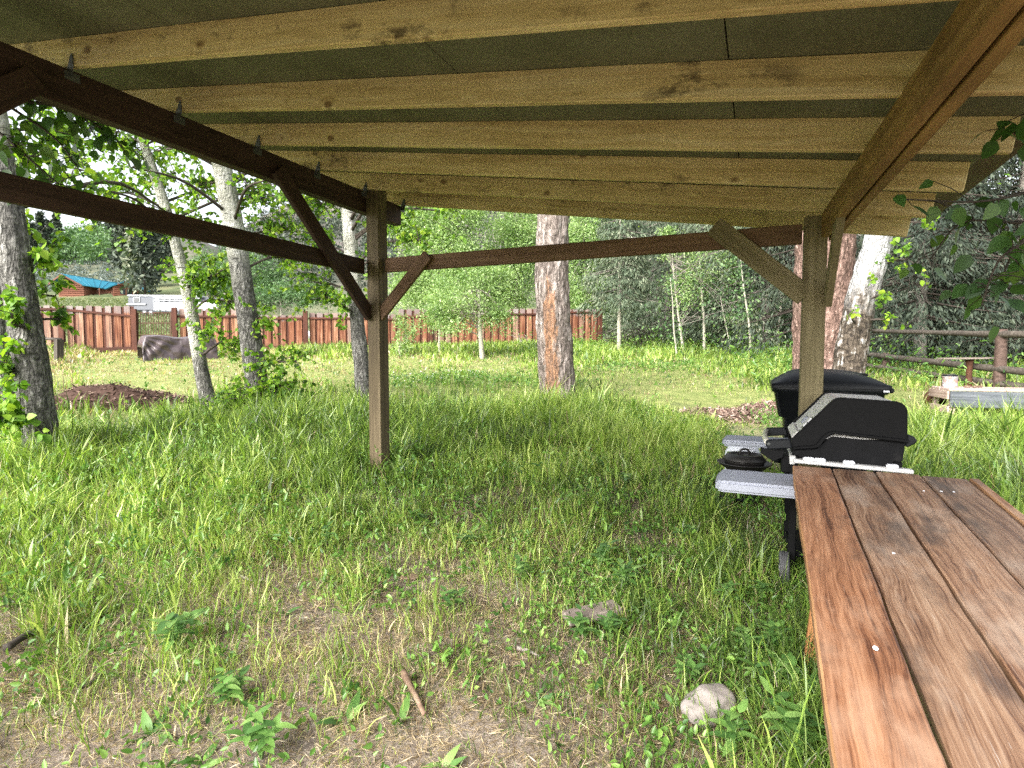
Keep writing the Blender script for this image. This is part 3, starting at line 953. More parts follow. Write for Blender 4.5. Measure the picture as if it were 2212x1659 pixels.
def build_cabin():
    Yc = 112.0
    k = Yc / FPX
    c0 = P(178, 640, Yc)
    zb = c0.z - 1.0
    rx = Vector((1, 0, 0)); ry = Vector((0, 1, 0))
    base = P(200, 640, Yc); base.z = zb
    rot = rad(18)
    root = thing('log_cabin', 'small red-brown log cabin with teal metal roof on the hillside', 'cabin', Matrix.Translation(base))
    def w(x, d, y):                                   # picture column, extra depth, picture row -> point
        q = P(x, y, Yc + d)
        return q
    def poly(name, pts, mat, th=.12, par=root):
        bm = bmesh.new()
        vs = [bm.verts.new(p - base) for p in pts]
        f = bm.faces.new(vs)
        f.normal_update()
        nn = f.normal.copy()
        e = bmesh.ops.extrude_face_region(bm, geom=[f])
        bmesh.ops.translate(bm, vec=-nn * th, verts=[g for g in e['geom'] if isinstance(g, bmesh.types.BMVert)])
        bmesh.ops.recalc_face_normals(bm, faces=bm.faces)
        return mesh_obj(name, from_bm(name, bm), mat, par, Matrix.Translation(base))
    hz = lambda y: 1.56 + (765 - y) * k
    # left gable block: front gable wall columns 134-178, goes back 7 m ; right wing with gable 243-281
    def pt(x, dy, z): return Vector(((x - CX) / FPX * Yc, Yc + dy, z))
    eav, rdg = hz(617), hz(596.5)
    x0, x1, xm = 134, 178.5, 149
    gx = [pt(x0, 0, zb), pt(x1, 1.5, zb), pt(x1, 1.5, hz(616)), pt(xm + 3, .8, hz(598)), pt(x0, 0, hz(614))]
    gable = poly('gable_wall', gx, M_logwall, .3)
    for i in range(9):
        z = zb + 1.0 + i * .42
        if z > hz(603): break
        t = max(0, (z - hz(614)) / (hz(598) - hz(614)))
        xa = x0 + (xm + 3 - x0) * t + .6; xb = x1 + (xm + 3 - x1) * max(0, (z - hz(616)) / (hz(598) - hz(616))) - .6
        bar('log_course', pt(xa, -.06, z), pt(xb, 1.42 - .06, z), .10, .34, M_logwall, gable, bev=.12)
    # side / porch wall from gable to right wing
    poly('porch_wall', [pt(x1, 4.0, zb), pt(243, 5.5, zb), pt(243, 5.5, hz(619)), pt(x1, 4.0, hz(616.5))], M_logwall, .3)
    poly('corner_wall', [pt(x1, 1.5, zb), pt(x1 + 3, 4.0, zb), pt(x1 + 3, 4.0, hz(616)), pt(x1, 1.5, hz(616))], M_logwall, .2)
    # right wing gable
    gw = poly('gable_wall', [pt(243, 1.0, zb), pt(283, 4.0, zb), pt(283, 4.0, hz(622)), pt(264, 2.6, hz(609)), pt(243, 1.0, hz(620))], M_logwall, .3)
    for i in range(9):
        z = zb + 1.0 + i * .42
        if z > hz(613): break
        f1 = max(0, (z - hz(620)) / (hz(609) - hz(620)))
        bar('log_course', pt(243 + 21 * f1 + .6, 1.0 - .05, z), pt(283 - 19 * f1 - .6, 4.0 - .12, z), .10, .34, M_logwall, gw, bev=.12)
    # roof planes
    rf = poly('roof', [pt(147, -.6, hz(594.8)), pt(180, .6, hz(616.8)), pt(207, 4.2, hz(620.3)), pt(212, 8, hz(605))], M_teal, .14)
    poly('roof', [pt(147, -.6, hz(594.8)), pt(124, -1.2, hz(616.5)), pt(140, 9, hz(612)), pt(205, 9, hz(603))], M_teal, .14)
    poly('roof', [pt(211, 8, hz(604.6)), pt(205, 3.4, hz(620.6)), pt(238, .4, hz(620.6)), pt(264, 1.6, hz(606.5))], M_teal, .14)
    poly('roof', [pt(264, 1.6, hz(606.5)), pt(288, 3.6, hz(624)), pt(284, 9, hz(621)), pt(211, 8, hz(604.6))], M_teal, .14)
    for i in range(7):
        t = (i + .5) / 7
        a = pt(147 + 63 * t, -.6 + 8.4 * t, hz(594.8 + 10 * t) + .08); b = pt(181 + 25 * t, .6 + 3.5 * t, hz(616.9 + 3.3 * t) + .08)
        bar('roof_seam', a, b, .06, .06, M_teal, rf, bev=0)
    # fascia boards
    bar('fascia', pt(124, -1.3, hz(617.2)), pt(147, -.7, hz(595.6)), .08, .28, M_trim, root)
    bar('fascia', pt(147, -.7, hz(595.6)), pt(180, .5, hz(617.6)), .08, .28, M_trim, root)
    bar('fascia', pt(264, 1.5, hz(607.2)), pt(288, 3.5, hz(624.8)), .08, .28, M_trim, root)
    # porch posts
    for x in (201.5, 229.5):
        bar('porch_post', pt(x, 2.6, zb), pt(x, 2.6, hz(620.5)), .18, .18, M_trim, root, up=eX)
    # windows
    def window(x0, x1, ya, yb, d0, d1, div):
        o = bar('window', (pt(x0, d0, hz((ya + yb) / 2))), pt(x1, d1, hz((ya + yb) / 2)), .08, hz(ya) - hz(yb), M_trim, root, bev=0)
        n = div
        for i in range(n):
            a = x0 + (x1 - x0) * (i + .12) / n; b = x0 + (x1 - x0) * (i + .88) / n
            da = d0 + (d1 - d0) * (i + .12) / n; db = d0 + (d1 - d0) * (i + .88) / n
            bar('pane', pt(a, da - .06, hz((ya + yb) / 2)), pt(b, db - .06, hz((ya + yb) / 2)), .04, (hz(ya) - hz(yb)) * .8, M_dglass, o, bev=0)
    window(149, 158.5, 616, 621.5, .48, .80, 1)
    window(252.5, 271.5, 621.5, 636.5, 1.62, 3.02, 2)
    window(185, 192, 618, 623, 4.0, 4.2, 1)
    d = bar('door', pt(218, 4.7, zb + 1.9), pt(225, 4.9, zb + 1.9), .08, 2.0, M_trim, root, bev=0)
    bar('handle', pt(223.8, 4.5, zb + 1.9), pt(224.4, 4.5, zb + 1.9), .06, .08, M_tie, d, bev=0)
    bar('pole_lamp', pt(136, -.2, hz(613)), pt(138, -.1, hz(613)), .12, .1, M_whitepaint, root, bev=0)
    bpy.data.objects[root.name]
build_cabin()

# ------------------------------------------------------------------ trailers beyond the fence
def build_trailer():
    Yt = 58.0
    h = lambda y: 1.56 + (765 - y) * Yt / FPX
    def pt(x, dy, z): return Vector(((x - CX) / FPX * Yt, Yt + dy, z))
    b = pt(315, 1.2, 0); b.z = gz(b.x, b.y)
    root = thing('horse_trailer', 'grey horse trailer with white roof and square window behind the gate', 'trailer', b)
    xa, xb = 279, 352
    zt, zl = h(638), b.z + .55
    L = pt(xb, 0, 0).x - pt(xa, 0, 0).x
    bar('body', pt(xa + 1, 1.2, (zt + zl) / 2 - .1), pt(xb, 1.2, (zt + zl) / 2 - .1), 2.3, zt - zl - .2, M_greypaint, root, bev=.12)
    bar('roof', pt(xa - .5, 1.2, zt - .08), pt(430, 1.6, zt - .10), 2.4, .2, M_whitepaint, root, bev=.07)
    w = bar('window', pt(293, .02, h(648.5)), pt(308, .02, h(648.5)), .06, .5, M_whitepaint, root, bev=.02)
    bar('pane', pt(295, -.02, h(648.5)), pt(306, -.02, h(648.5)), .04, .40, M_dglass, w, bev=0)
    bar('drip_rail', pt(279, -.02, h(658)), pt(320, -.02, h(658)), .1, .12, M_whitepaint, root, bev=0)
    for x in (318, 332):
        wh, _ = tube_obj('wheel', [pt(x, -.08, b.z + .32), pt(x, .15, b.z + .32)], [.33, .33], M_rubber, root, seg=18)
        tube_obj('rim', [pt(x, -.12, b.z + .32), pt(x, -.06, b.z + .32)], [.18, .19], M_hub, wh, seg=14)
    # second trailer: white slat-sided stock trailer
    b2 = pt(410, -1.0, 0); b2.z = gz(b2.x, b2.y)
    r2 = thing('stock_trailer', 'white slat-sided stock trailer beside the grey trailer', 'trailer', b2)
    x0, x1 = 350, 478
    z0 = h(674)
    bar('side_wall', pt(x0, -1, (h(655) + z0) / 2), pt(x1, -.4, (h(656) + z0) / 2), .1, h(655) - z0, M_whitepaint, r2, bev=.02)
    bar('side_slat', pt(x0, -1, h(651.5)), pt(x1 - 36, -.5, h(651.8)), .1, .14, M_whitepaint, r2, bev=.02)
    bar('side_slat', pt(x0, -1, h(646.5)), pt(x1 - 36, -.5, h(647.0)), .1, .16, M_whitepaint, r2, bev=.02)
    bar('back_wall', pt(x0, 1.0, (h(642) + z0) / 2), pt(x1, 1.4, (h(642) + z0) / 2), .1, h(642) - z0, M_greypaint, r2, bev=.02)
    bar('floor_deck', pt(x0, 0, z0), pt(x1, .4, z0), 2.1, .14, M_greypaint, r2)
    for i in range(9):
        x = x0 + 1 + (x1 - x0 - 38) * i / 8
        bar('stake', pt(x, -1.07, z0), pt(x, -1.07, h(645)), .05, .04, M_whitepaint, r2, up=eX, bev=0)
    for x in (400, 418):
        wh, _ = tube_obj('wheel', [pt(x, -1.2, b2.z + .34), pt(x, -.95, b2.z + .34)], [.35, .35], M_rubber, r2, seg=18)
        tube_obj('rim', [pt(x, -1.24, b2.z + .34), pt(x, -1.18, b2.z + .34)], [.18, .19], M_hub, wh, seg=14)
build_trailer()

# ------------------------------------------------------------------ boulders heaped behind the fence
def rock_mesh(name, s, seed, sub=3, flat=.7):
    bm = bmesh.new()
    bmesh.ops.create_icosphere(bm, subdivisions=sub, radius=1.0)
    for v in bm.verts:
        n = noise.noise(v.co * .9 + Vector((seed, 0, 0))) * .35 + noise.noise(v.co * 2.3 + Vector((0, seed, 0))) * .15
        v.co *= 1 + n
        v.co.x *= s[0]; v.co.y *= s[1]; v.co.z *= s[2] * flat
    return from_bm(name, bm, True)
rocks = [rock_mesh('boulder', (1, .9, .9), i * 7.3, 2) for i in range(5)]
for i in range(34):
    x = 478 + i * 7.4 + R.uniform(-3, 3)
    Y = 46 + R.uniform(-1.5, 1.5)
    y = 664 + R.uniform(-4, 4) + (3 if i % 2 else -2)
    s = R.uniform(.28, .55)
    q = P(x, y, Y)
    q.z = max(gz(q.x, q.y) + s * .25, q.z) if i % 2 == 0 else gz(q.x, q.y) + s * .3
    o = bpy.data.objects.new('boulder', rocks[i % 5])
    if not rocks[i % 5].materials: rocks[i % 5].materials.append(M_boulder)
    q.z = gz(q.x, q.y) + s * .3
    place(o, None, Matrix.Translation(q) @ Matrix.Rotation(R.random() * 6, 4, 'Z') @ Matrix.Scale(s * 1.6, 4))
    tag(o, 'pale boulder in the long rock heap beyond the fence', 'boulder', 'boulders heaped beyond the fence')

# ------------------------------------------------------------------ pole rail fence on the right
def build_rail_fence():
    A = Vector(((2168 - CX) / FPX * 11, 11, 0))
    B = Vector(((1790 - CX) / FPX * 16.6, 16.6, 0))
    D = (A - B).normalized()
    C = A + D * 3.0
    g = lambda p: gz(p.x, p.y)
    mid = (A + B) / 2
    root = thing('pole_fence', 'weathered three-pole rail fence before the dark spruces', 'fence', Vector((mid.x, mid.y, g(mid))))
    def at(p, h): return Vector((p.x, p.y, g(p) + h))
    E = B - D * 2.5
    for (h0, h1, r0, r1, st) in ((1.16, 1.30, .055, .075, .6), (.50, .48, .06, .075, 0), (.20, .19, .055, .07, 0)):
        s0 = E if st == 0 else B.lerp(A, .33)
        tube_obj('pole_rail', [at(s0, h0), at(s0.lerp(C, .3), h0 + .02), at(s0.lerp(C, .65), (h0 + h1) / 2 - .01), at(C, h1)], [r0, r0, r1, r1], M_lograil, root, seg=9, m=22, amp=.18)
    for p, h, r in ((A + Vector((.03, .12, 0)), 1.26, .105), (C + Vector((.03, .12, 0)), 1.3, .10), (B + Vector((.03, .12, 0)), 1.25, .12), (B.lerp(A, .42) + Vector((.1, .14, 0)), .60, .08)):
        tube_obj('fence_post', [at(p, -.1), at(p, h * .5), at(p, h)], [r, r * .97, r * .92], M_logpost, root, seg=12, m=10, amp=.12, smooth=True)
    q = at(A + D * .9, 0)
    br = thing('gnarled_branch', 'black gnarled branch standing behind the pole fence post', 'branch', q + Vector((.1, .4, 0)))
    o = q + Vector((.1, .4, 0))
    tube_obj('stem', [o, o + Vector((-.03, 0, .3)), o + Vector((.02, 0, .55)), o + Vector((-.12, 0, .72)), o + Vector((-.2, 0, .9))], [.035, .03, .035, .03, .012], M_twig, br, m=14, amp=.3)
build_rail_fence()

# small rusty stand with a plank on top, behind the rails
q = G(2092, 840)
q = P(2092, 838, 11.6); q.z = gz(q.x, q.y)
M_rust = simple('rusty_iron', (.09, .036, .018), .85, .2, ns=14, amt=.5)
st = thing('rusty_stand', 'rusty round stand carrying a loose plank behind the rails', 'stand', q)
mesh_obj('drum', from_bm('drum', lathe([(0, 0), (.07, 0), (.055, .25), (.055, .5), (.075, .62), (0, .62)], 16), True), M_rust, st, Matrix.Translation(q))
tp = P(2092, 775, 11.6).z
bar('plank', Vector((q.x - .62, q.y, q.z + .64)), Vector((q.x + .62, q.y - .1, q.z + .655)), .24, .035, M_driftwood, st)

# ------------------------------------------------------------------ low plank platform with a paint can
def build_bench():
    a = G(2042, 893)
    Yb = a.y
    f0 = P(2052, 842, Yb)                                # front left top corner
    back = Vector((P(2012, 830, Yb + .75).x - f0.x, .75, 0)).normalized()
    along = Vector((back.y, -back.x, 0))
    zt = f0.z
    L, W = 2.6, .8
    gnd = lambda p: gz(p.x, p.y)
    root = thing('plank_platform', 'low rough plank platform with a blue-grey front board in grass', 'platform', Vector((f0.x, f0.y, gnd(f0))) + along * 1.2)
    n = 4
    for i in range(n):
        c = f0 + back * (W * (i + .5) / n)
        bar('top_plank', c + along * R.uniform(-.03, .02), c + along * (L + R.uniform(-.05, .05)), W / n - .008, .035, M_benchpale, root, bev=.004)
    bar('front_board', f0 - ez * .145 - back * .022, f0 + along * L - ez * .145 - back * .022, .03, .25, M_benchblue, root)
    bar('end_board', f0 - ez * .085 - along * .02, f0 + back * W - ez * .085 - along * .02, .035, .13, M_benchpale, root)
    for (u, v) in ((.05, .05), (.05, W - .06), (L - .08, .05), (L - .08, W - .06)):
        c = f0 + along * u + back * v
        bar('leg', Vector((c.x, c.y, gnd(c) - .03)), Vector((c.x, c.y, zt - .03)), .09, .06, M_benchpale, root, up=along)
    c0 = f0 - along * .01 + back * .0; c1 = f0 - along * .01 + back * W
    bar('bottom_brace', Vector((c0.x, c0.y, gnd(c0) + .06)), Vector((c1.x, c1.y, gnd(c1) + .05)), .035, .11, M_benchpale, root)
    # rusty wheel lying under
    wq = f0 + along * .12 + back * .95
    wh = thing('rusty_disc', 'rusty iron disc leaning under the plank platform', 'disc', Vector((wq.x, wq.y, gnd(wq))))
    tube_obj('disc', [Vector((wq.x, wq.y, gnd(wq) + .16)), Vector((wq.x + .01, wq.y + .04, gnd(wq) + .17))], [.17, .17], M_rust, wh, seg=20)
    tube_obj('hub', [Vector((wq.x, wq.y - .02, gnd(wq) + .16)), Vector((wq.x + .01, wq.y + .06, gnd(wq) + .17))], [.05, .05], M_rust, wh, seg=12)
    # can
    cq = P(2039, 832, Yb + .55); cq.z = zt + .0185
    cc = f0 + back * .5 + along * .16
    cc.z = zt + .0185
    can = thing('paint_can', 'scuffed pale paint can with dark lid on the plank platform', 'can', cc)
    def mk_can():
        t = NT('can_paper')
        c = t.coords()
        n = t.noise(c, 14, 4, .6)
        k = t.ramp(n, [(.4, (.33, .31, .30)), (.52, (.22, .21, .22)), (.6, (.26, .15, .11)), (.7, (.36, .35, .34))])
        return t.finish(k, .5)
    b = mesh_obj('can_body', from_bm('can_body', lathe([(0, 0), (.105, 0), (.108, .006), (.105, .012), (.105, .16), (.11, .168), (.105, .175), (.09, .175), (0, .172)], 24), True), mk_can(), can, Matrix.Translation(cc))
    mesh_obj('lid', from_bm('lid', lathe([(0, .178), (.1, .178), (.104, .19), (.09, .2), (0, .196)], 24), True), M_blackpl, can, Matrix.Translation(cc))
    tube_obj('bail_handle', [cc + Vector((-.11, 0, .15)), cc + Vector((-.07, -.03, .20)), cc + Vector((.0, -.06, .215)), cc + Vector((.08, -.03, .20)), cc + Vector((.11, 0, .15))], [.004] * 5, M_tie, can, seg=5, m=14)
    # scraps beside the can
    for k in range(3):
        w = cc + along * (.22 + .09 * k) - back * R.uniform(-.04, .06)
        o = mesh_obj('bark_scrap', rock_mesh('bark_scrap', (.06, .03, .025), k * 3.1, 2), M_stick, None, Matrix.Translation(w + ez * .017) @ Matrix.Rotation(k, 4, 'Z'))
        tag(o, ['bark scrap lying closest to the paint can', 'middle one of three bark scraps beside the paint can', 'bark scrap lying farthest from the paint can'][k], 'bark', 'bark scraps beside the paint can')
build_bench()

# ------------------------------------------------------------------ trees
def leaf_unit(name, width=.8, mat=None, fold=.10, n=5, heart=.25, curl=.12):
    """one single leaf: unit length along X, broad near the base, folded on the midrib"""
    V, F = [], []
    for i in range(n + 1):
        t = i / n
        w = width * .5 * (math.sin(math.pi * min(1, t ** .62)) ** .85 if 0 < t < 1 else 0)
        z = -curl * t * t
        V += [(t, 0, z), (t, w, z + fold * w * 1.4), (t, -w, z + fold * w * 1.4)]
    for i in range(n):
        a, b = i * 3, i * 3 + 3
        F += [(a, b, b + 1, a + 1), (a, a + 2, b + 2, b)]
    me = bpy.data.meshes.new(name); me.from_pydata(V, [], F)
    me.polygons.foreach_set('use_smooth', [True] * len(me.polygons))
    me.update()
    if mat: me.materials.append(mat)
    return me
LEAF_ASPEN = leaf_unit('leaf_aspen', .82, L_aspen_obj)
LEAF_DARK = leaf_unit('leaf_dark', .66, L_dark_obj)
LEAF_BROAD = leaf_unit('leaf_broad', .42, L_weed_obj, curl=.25)
LEAF_LONG = leaf_unit('leaf_long', .34, L_weed_obj, curl=.45, n=7)

class Tubes:
    def __init__(s): s.V, s.F = [], []
    def add(s, path, radii, seg=5, **kw):
        V, F, _ = tube_np(path, radii, seg, **kw)
        o = len(s.V)
        s.V += V
        s.F += [tuple(i + o for i in f) for f in F]
    def obj(s, name, mat, parent, origin):
        me = bpy.data.meshes.new(name)
        me.from_pydata([Vector(v) - origin for v in s.V], [], s.F)
        me.polygons.foreach_set('use_smooth', [True] * len(me.polygons))
        me.update()
        return mesh_obj(name, me, mat, parent, Matrix.Translation(origin))

def leaf_M(c, d, u, s):
    s_ = u.cross(d).normalized()
    u = d.cross(s_)
    M = Matrix((d * s, s_ * s, u * s)).transposed().to_4x4()
    M.translation = c
    return M

def trunk_obj(pxs, Y, mat, parent, seg=36, rings=110, ridges=3.5, ridge_amp=.12, rough=(0, 1), lean=0.0, strip=None, extra_top=None, flare=1.35):
    """pxs: [(x, y, width)] from base to top in picture pixels at distance Y"""
    pts = [P(x, y, Y + lean * i) for i, (x, y, w) in enumerate(pxs)]
    rs = [w * .5 * (Y + lean * i) / FPX for i, (x, y, w) in enumerate(pxs)]
    b = pts[0].copy(); b.z = gz(b.x, b.y)
    pts = [b - Vector((0, 0, .25))] + pts
    rs = [rs[0] * flare] + rs
    if extra_top:
        pts.append(pts[-1] + Vector(extra_top)); rs.append(rs[-1] * .45)
    pp = spline(pts, rings)
    # radius by cumulative length
    cl = np.cumsum([0] + [(pts[i + 1] - pts[i]).length for i in range(len(pts) - 1)]); 
    s = np.linspace(0, len(pts) - 1, rings)
    rr = np.interp(s, np.arange(len(pts)), rs)
    V, F, TA = tube_np([p - b for p in pp], list(rr), seg, ridges=ridges, ridge_amp=ridge_amp, seed=Y * 3.1 + pxs[0][0])
    me = bpy.data.meshes.new('trunk'); me.from_pydata(V, [], F)
    me.polygons.foreach_set('use_smooth', [True] * len(me.polygons))
    z = np.array([v.z for v in V])
    a = me.attributes.new('rough', 'FLOAT', 'POINT')
    a.data.foreach_set('value', np.clip(np.interp(z, [0, rough[0], rough[1], 30], [1, 1, 0, 0]), 0, 1).astype(np.float32))
    st = np.zeros(len(V), np.float32)
    if strip:
        ang = np.array([math.atan2(v.x - pp[min(i // seg, rings - 1)].x + b.x, -(v.y - pp[min(i // seg, rings - 1)].y + b.y)) for i, v in enumerate(V)])
        st = np.exp(-((ang - strip[0]) / strip[1]) ** 2) * np.interp(z, [0, strip[2] * .8, strip[2] * 1.3, 30], [1, 1, 0, 0])
    a = me.attributes.new('strip', 'FLOAT', 'POINT'); a.data.foreach_set('value', st.astype(np.float32))
    me.update()
    mesh_obj('trunk', me, mat, parent, Matrix.Translation(b))
    return pp, rr, b

def blob_branches(tb, trunk_pts, trunk_r, c, rad3, n_leaf, leaf_pts, twig_r=.012, n_twig=None, start=None, droop=.12):
    """a bough from the trunk to the cluster centre c, twigs through the cluster, leaf base points on the twigs"""
    c = Vector(c)
    zs = [abs(p.z - (c.z - .25 * (c - p).xy.length)) for p in trunk_pts]
    i = int(np.argmin(zs))
    s = Vector(start) if start is not None else trunk_pts[i]
    L = (c - s).length
    mid = s.lerp(c, .5) + Vector((R.uniform(-.1, .1), R.uniform(-.1, .1), .12 * L + R.uniform(-.05, .05)))
    path = spline([s, mid, c], 8)
    r0 = min(trunk_r[i] * .35, .012 + .012 * L)
    tb.add(path, list(np.linspace(r0, twig_r, 8)), 5)
    nt = n_twig or max(3, n_leaf // 14)
    per = max(1, n_leaf // nt)
    for k in range(nt):
        a = path[R.randint(3, 7)] if R.random() < .6 else c
        e = c + Vector((R.gauss(0, .8) * rad3[0], R.gauss(0, .8) * rad3[1], R.gauss(0, .8) * rad3[2]))
        m = a.lerp(e, .5) + Vector((0, 0, .1 * (e - a).length))
        e = e - Vector((0, 0, droop * (e - a).length))
        tw = spline([a, m, e], 6)
        tb.add(tw, list(np.linspace(twig_r * .55, .0025, 6)), 4, cap=False)
        for j in range(per):
            t = R.uniform(.25, 1.0) * 5
            q = tw[min(int(t), 4)].lerp(tw[min(int(t), 4) + 1], t % 1)
            leaf_pts.append(q + Vector((R.gauss(0, .02), R.gauss(0, .02), R.gauss(0, .02))))

def crown_parts(root, leaf_pts, size, mat_cloud, unit_mesh, n_obj, width=.8, cheap=False, droop=.7, tint=None, tintfun=None):
    """the leaves that show largest become single leaf parts, the rest one crown"""
    pts = np.array([p[:] for p in leaf_pts])
    x, y = proj_np(pts)
    vis = (x > -20) & (x < 2232) & (y > 100) & (y < 1000) & (pts[:, 1] > .5)
    order = np.argsort(np.where(vis, pts[:, 1], 1e6))
    n_obj = min(n_obj, int(vis.sum()))
    for k in order[:n_obj]:
        o = bpy.data.objects.new('leaf', unit_mesh)
        d = Vector((R.gauss(0, .8), R.gauss(0, .8), R.gauss(-droop * .7, .5))).normalized()
        u = Vector((R.gauss(0, .6), R.gauss(-.5, .6), R.gauss(.6, .5))).normalized()
        if abs(d.dot(u)) > .95: u = Vector((d.y, -d.x, .3)).normalized()
        place(o, root, leaf_M(Vector(pts[k]), d, u, size * R.uniform(.65, 1.25)))
    rest = pts[order[n_obj:]]
    if len(rest):
        leaf_cloud('crown', rest, size, mat_cloud, root, width=width, cheap=cheap, droop=droop, tint=tintfun(rest) if tintfun else None)

def px_r(px, Y): return px * Y / FPX

def aspen(label, pxs, Y, blobs, upper, size=.07, n_obj=170, rough=(.2, 2.2), name='aspen_tree', lean=0.0, mat=None, cloud=None, unit_mesh=None, ridge=.10):
    b = P(pxs[0][0], pxs[0][1], Y)
    root = thing(name, label, 'tree', Vector((b.x, b.y, gz(b.x, b.y))))
    pp, rr, base = trunk_obj(pxs, Y, mat or M_aspen, root, rough=rough, extra_top=(upper[0], upper[1], upper[2]), ridge_amp=ridge, lean=lean)
    tb = Tubes(); lp = []
    for (x, y, dY, rx, ry, n) in blobs:
        Yb = Y + dY
        c = P(x, y, Yb)
        blob_branches(tb, pp, rr, c, (px_r(rx, Yb), px_r((rx + ry) / 2, Yb) * .8, px_r(ry, Yb)), int(n * 2.8), lp)
    up = []
    for k in range(upper[3]):
        t = R.uniform(.55, 1.0)
        q = pp[int(t * (len(pp) - 1))]
        c = q + Vector((R.gauss(0, 1.0), R.gauss(0, 1.0), R.uniform(.2, 1.0)))
        if c.z < 3.6: continue
        blob_branches(tb, pp, rr, c, (.7, .7, .5), 70, up)
    tb.obj('branches', M_twig, root, base)['kind'] = 'stuff'
    crown_parts(root, lp + up, size, cloud or L_aspen, unit_mesh or LEAF_ASPEN, n_obj)
    return root

aspen('thick dark aspen leaning at the picture edge, beside a mulch heap', [(94, 1000, 62), (88, 940, 62), (69, 800, 62), (38, 600, 56), (18, 440, 50), (-4, 300, 44), (-40, 80, 38)], 5.83,
      [(25, 700, -.3, 30, 60, 40), (100, 560, .2, 40, 60, 46), (20, 900, -.5, 50, 60, 90), (10, 800, -.2, 35, 60, 60), (120, 640, .4, 25, 40, 26), (60, 330, .3, 80, 60, 150), (150, 300, .5, 80, 60, 130), (130, 690, .3, 20, 25, 14), (190, 420, .8, 70, 40, 60), (-60, 500, 0, 60, 120, 120)],
      (-1.2, .3, 6.5, 22), size=.082, rough=(2.5, 4.0))
aspen('slender pale aspen with bright leaves in front of the tarp', [(456, 890, 33), (446, 850, 31), (435, 800, 28), (418, 700, 26), (405, 630, 24), (388, 560, 22), (357, 447, 20), (295, 265, 17), (270, 190, 15)], 8.9,
      [(460, 600, -.3, 55, 40, 190), (400, 580, .2, 40, 30, 90), (500, 650, -.2, 45, 40, 120), (450, 720, -.4, 40, 30, 60), (520, 740, -.4, 40, 30, 70), (360, 490, 0, 40, 30, 50), (280, 330, 0, 70, 45, 120), (340, 380, .2, 65, 45, 130), (240, 420, 0, 60, 45, 110), (390, 300, 0, 55, 45, 110), (220, 300, .2, 60, 45, 90), (320, 270, -.2, 60, 40, 90), (420, 480, .2, 50, 40, 80)],
      (-1.0, 0, 5.0, 18), rough=(.3, 1.4), ridge=.06)
aspen('tall grey aspen standing behind the long dark brace', [(568, 905, 52), (560, 860, 46), (550, 790, 44), (537, 700, 42), (522, 600, 41), (505, 490, 40), (488, 400, 38), (470, 320, 36), (440, 200, 32)], 8.3,
      [(600, 840, -.4, 55, 40, 200), (520, 860, -.6, 45, 35, 130), (640, 780, -.2, 35, 40, 50), (570, 780, -.3, 40, 30, 60), (430, 400, .2, 60, 50, 120), (560, 430, 0, 60, 60, 150), (600, 500, .3, 60, 50, 120), (420, 300, -.2, 60, 40, 100), (640, 560, .2, 50, 40, 80), (530, 330, .2, 50, 40, 80), (570, 690, -.2, 35, 40, 50)],
      (-.9, 0, 6.0, 22), rough=(1.2, 3.2), n_obj=120)
aspen('pale aspen trunk close behind the tall shelter post', [(791, 895, 36), (785, 840, 33), (778, 760, 31), (770, 680, 29), (762, 580, 30), (755, 500, 28), (748, 400, 27), (738, 250, 24)], 8.9,
      [(690, 440, 0, 50, 40, 120), (640, 430, .3, 45, 40, 90), (700, 540, 0, 50, 50, 110), (860, 480, -.4, 45, 40, 120), (905, 520, -.5, 40, 35, 80), (950, 455, -.3, 60, 15, 40), (700, 640, 0, 50, 40, 70), (820, 560, -.3, 30, 50, 60), (680, 610, .4, 50, 40, 60), (740, 660, -.3, 40, 40, 50)],
      (-.4, .2, 5.0, 22), rough=(1.2, 2.4), n_obj=120)
# stubby dark trunk at the far left edge
aspen('dark trunk half cut off by the left picture edge', [(22, 905, 46), (16, 860, 42), (4, 780, 40), (-14, 640, 36), (-30, 480, 30), (-60, 250, 26)], 7.6,
      [(30, 880, -.5, 40, 40, 80), (10, 930, -.8, 40, 30, 60), (-40, 640, 0, 50, 80, 90), (-40, 300, 0, 80, 90, 150)], (-.5, 0, 4, 10), rough=(2, 4), n_obj=40)

# leafy bough hanging close outside the shelter, upper left
def hanging_bough(name, label, spines, size, n_per, unit_mesh, mat=M_twig, group=None, r0=.012, cat='branch'):
    s0 = P(*spines[0][0])
    root = thing(name, label, cat, s0, group)
    tb = Tubes()
    for sp in spines:
        pts = [P(*q) for q in sp]
        path = spline(pts, 14)
        tb.add(path, list(np.linspace(r0, .003, 14)), 6)
        for k in range(n_per):
            t = R.uniform(.12, 1.0) * 13
            i = min(int(t), 12)
            a = path[i].lerp(path[i + 1], t % 1)
            e = a + Vector((R.gauss(0, .06), R.gauss(0, .06), R.gauss(-.03, .05)))
            tb.add([a, a.lerp(e, .5) + Vector((0, 0, .01)), e], [.003, .0022, .0015], 4, cap=False)
            d = ((e - a).normalized() * .5 + Vector((R.gauss(0, .5), R.gauss(0, .5), -.75))).normalized()
            u = Vector((R.gauss(0, .6), -.5 + R.gauss(0, .5), .5 + R.gauss(0, .4))).normalized()
            o = bpy.data.objects.new('leaf', unit_mesh)
            place(o, root, leaf_M(e, d, u, size * R.uniform(.6, 1.25)))
    tb.obj('stem', mat, root, s0)['kind'] = 'stuff'
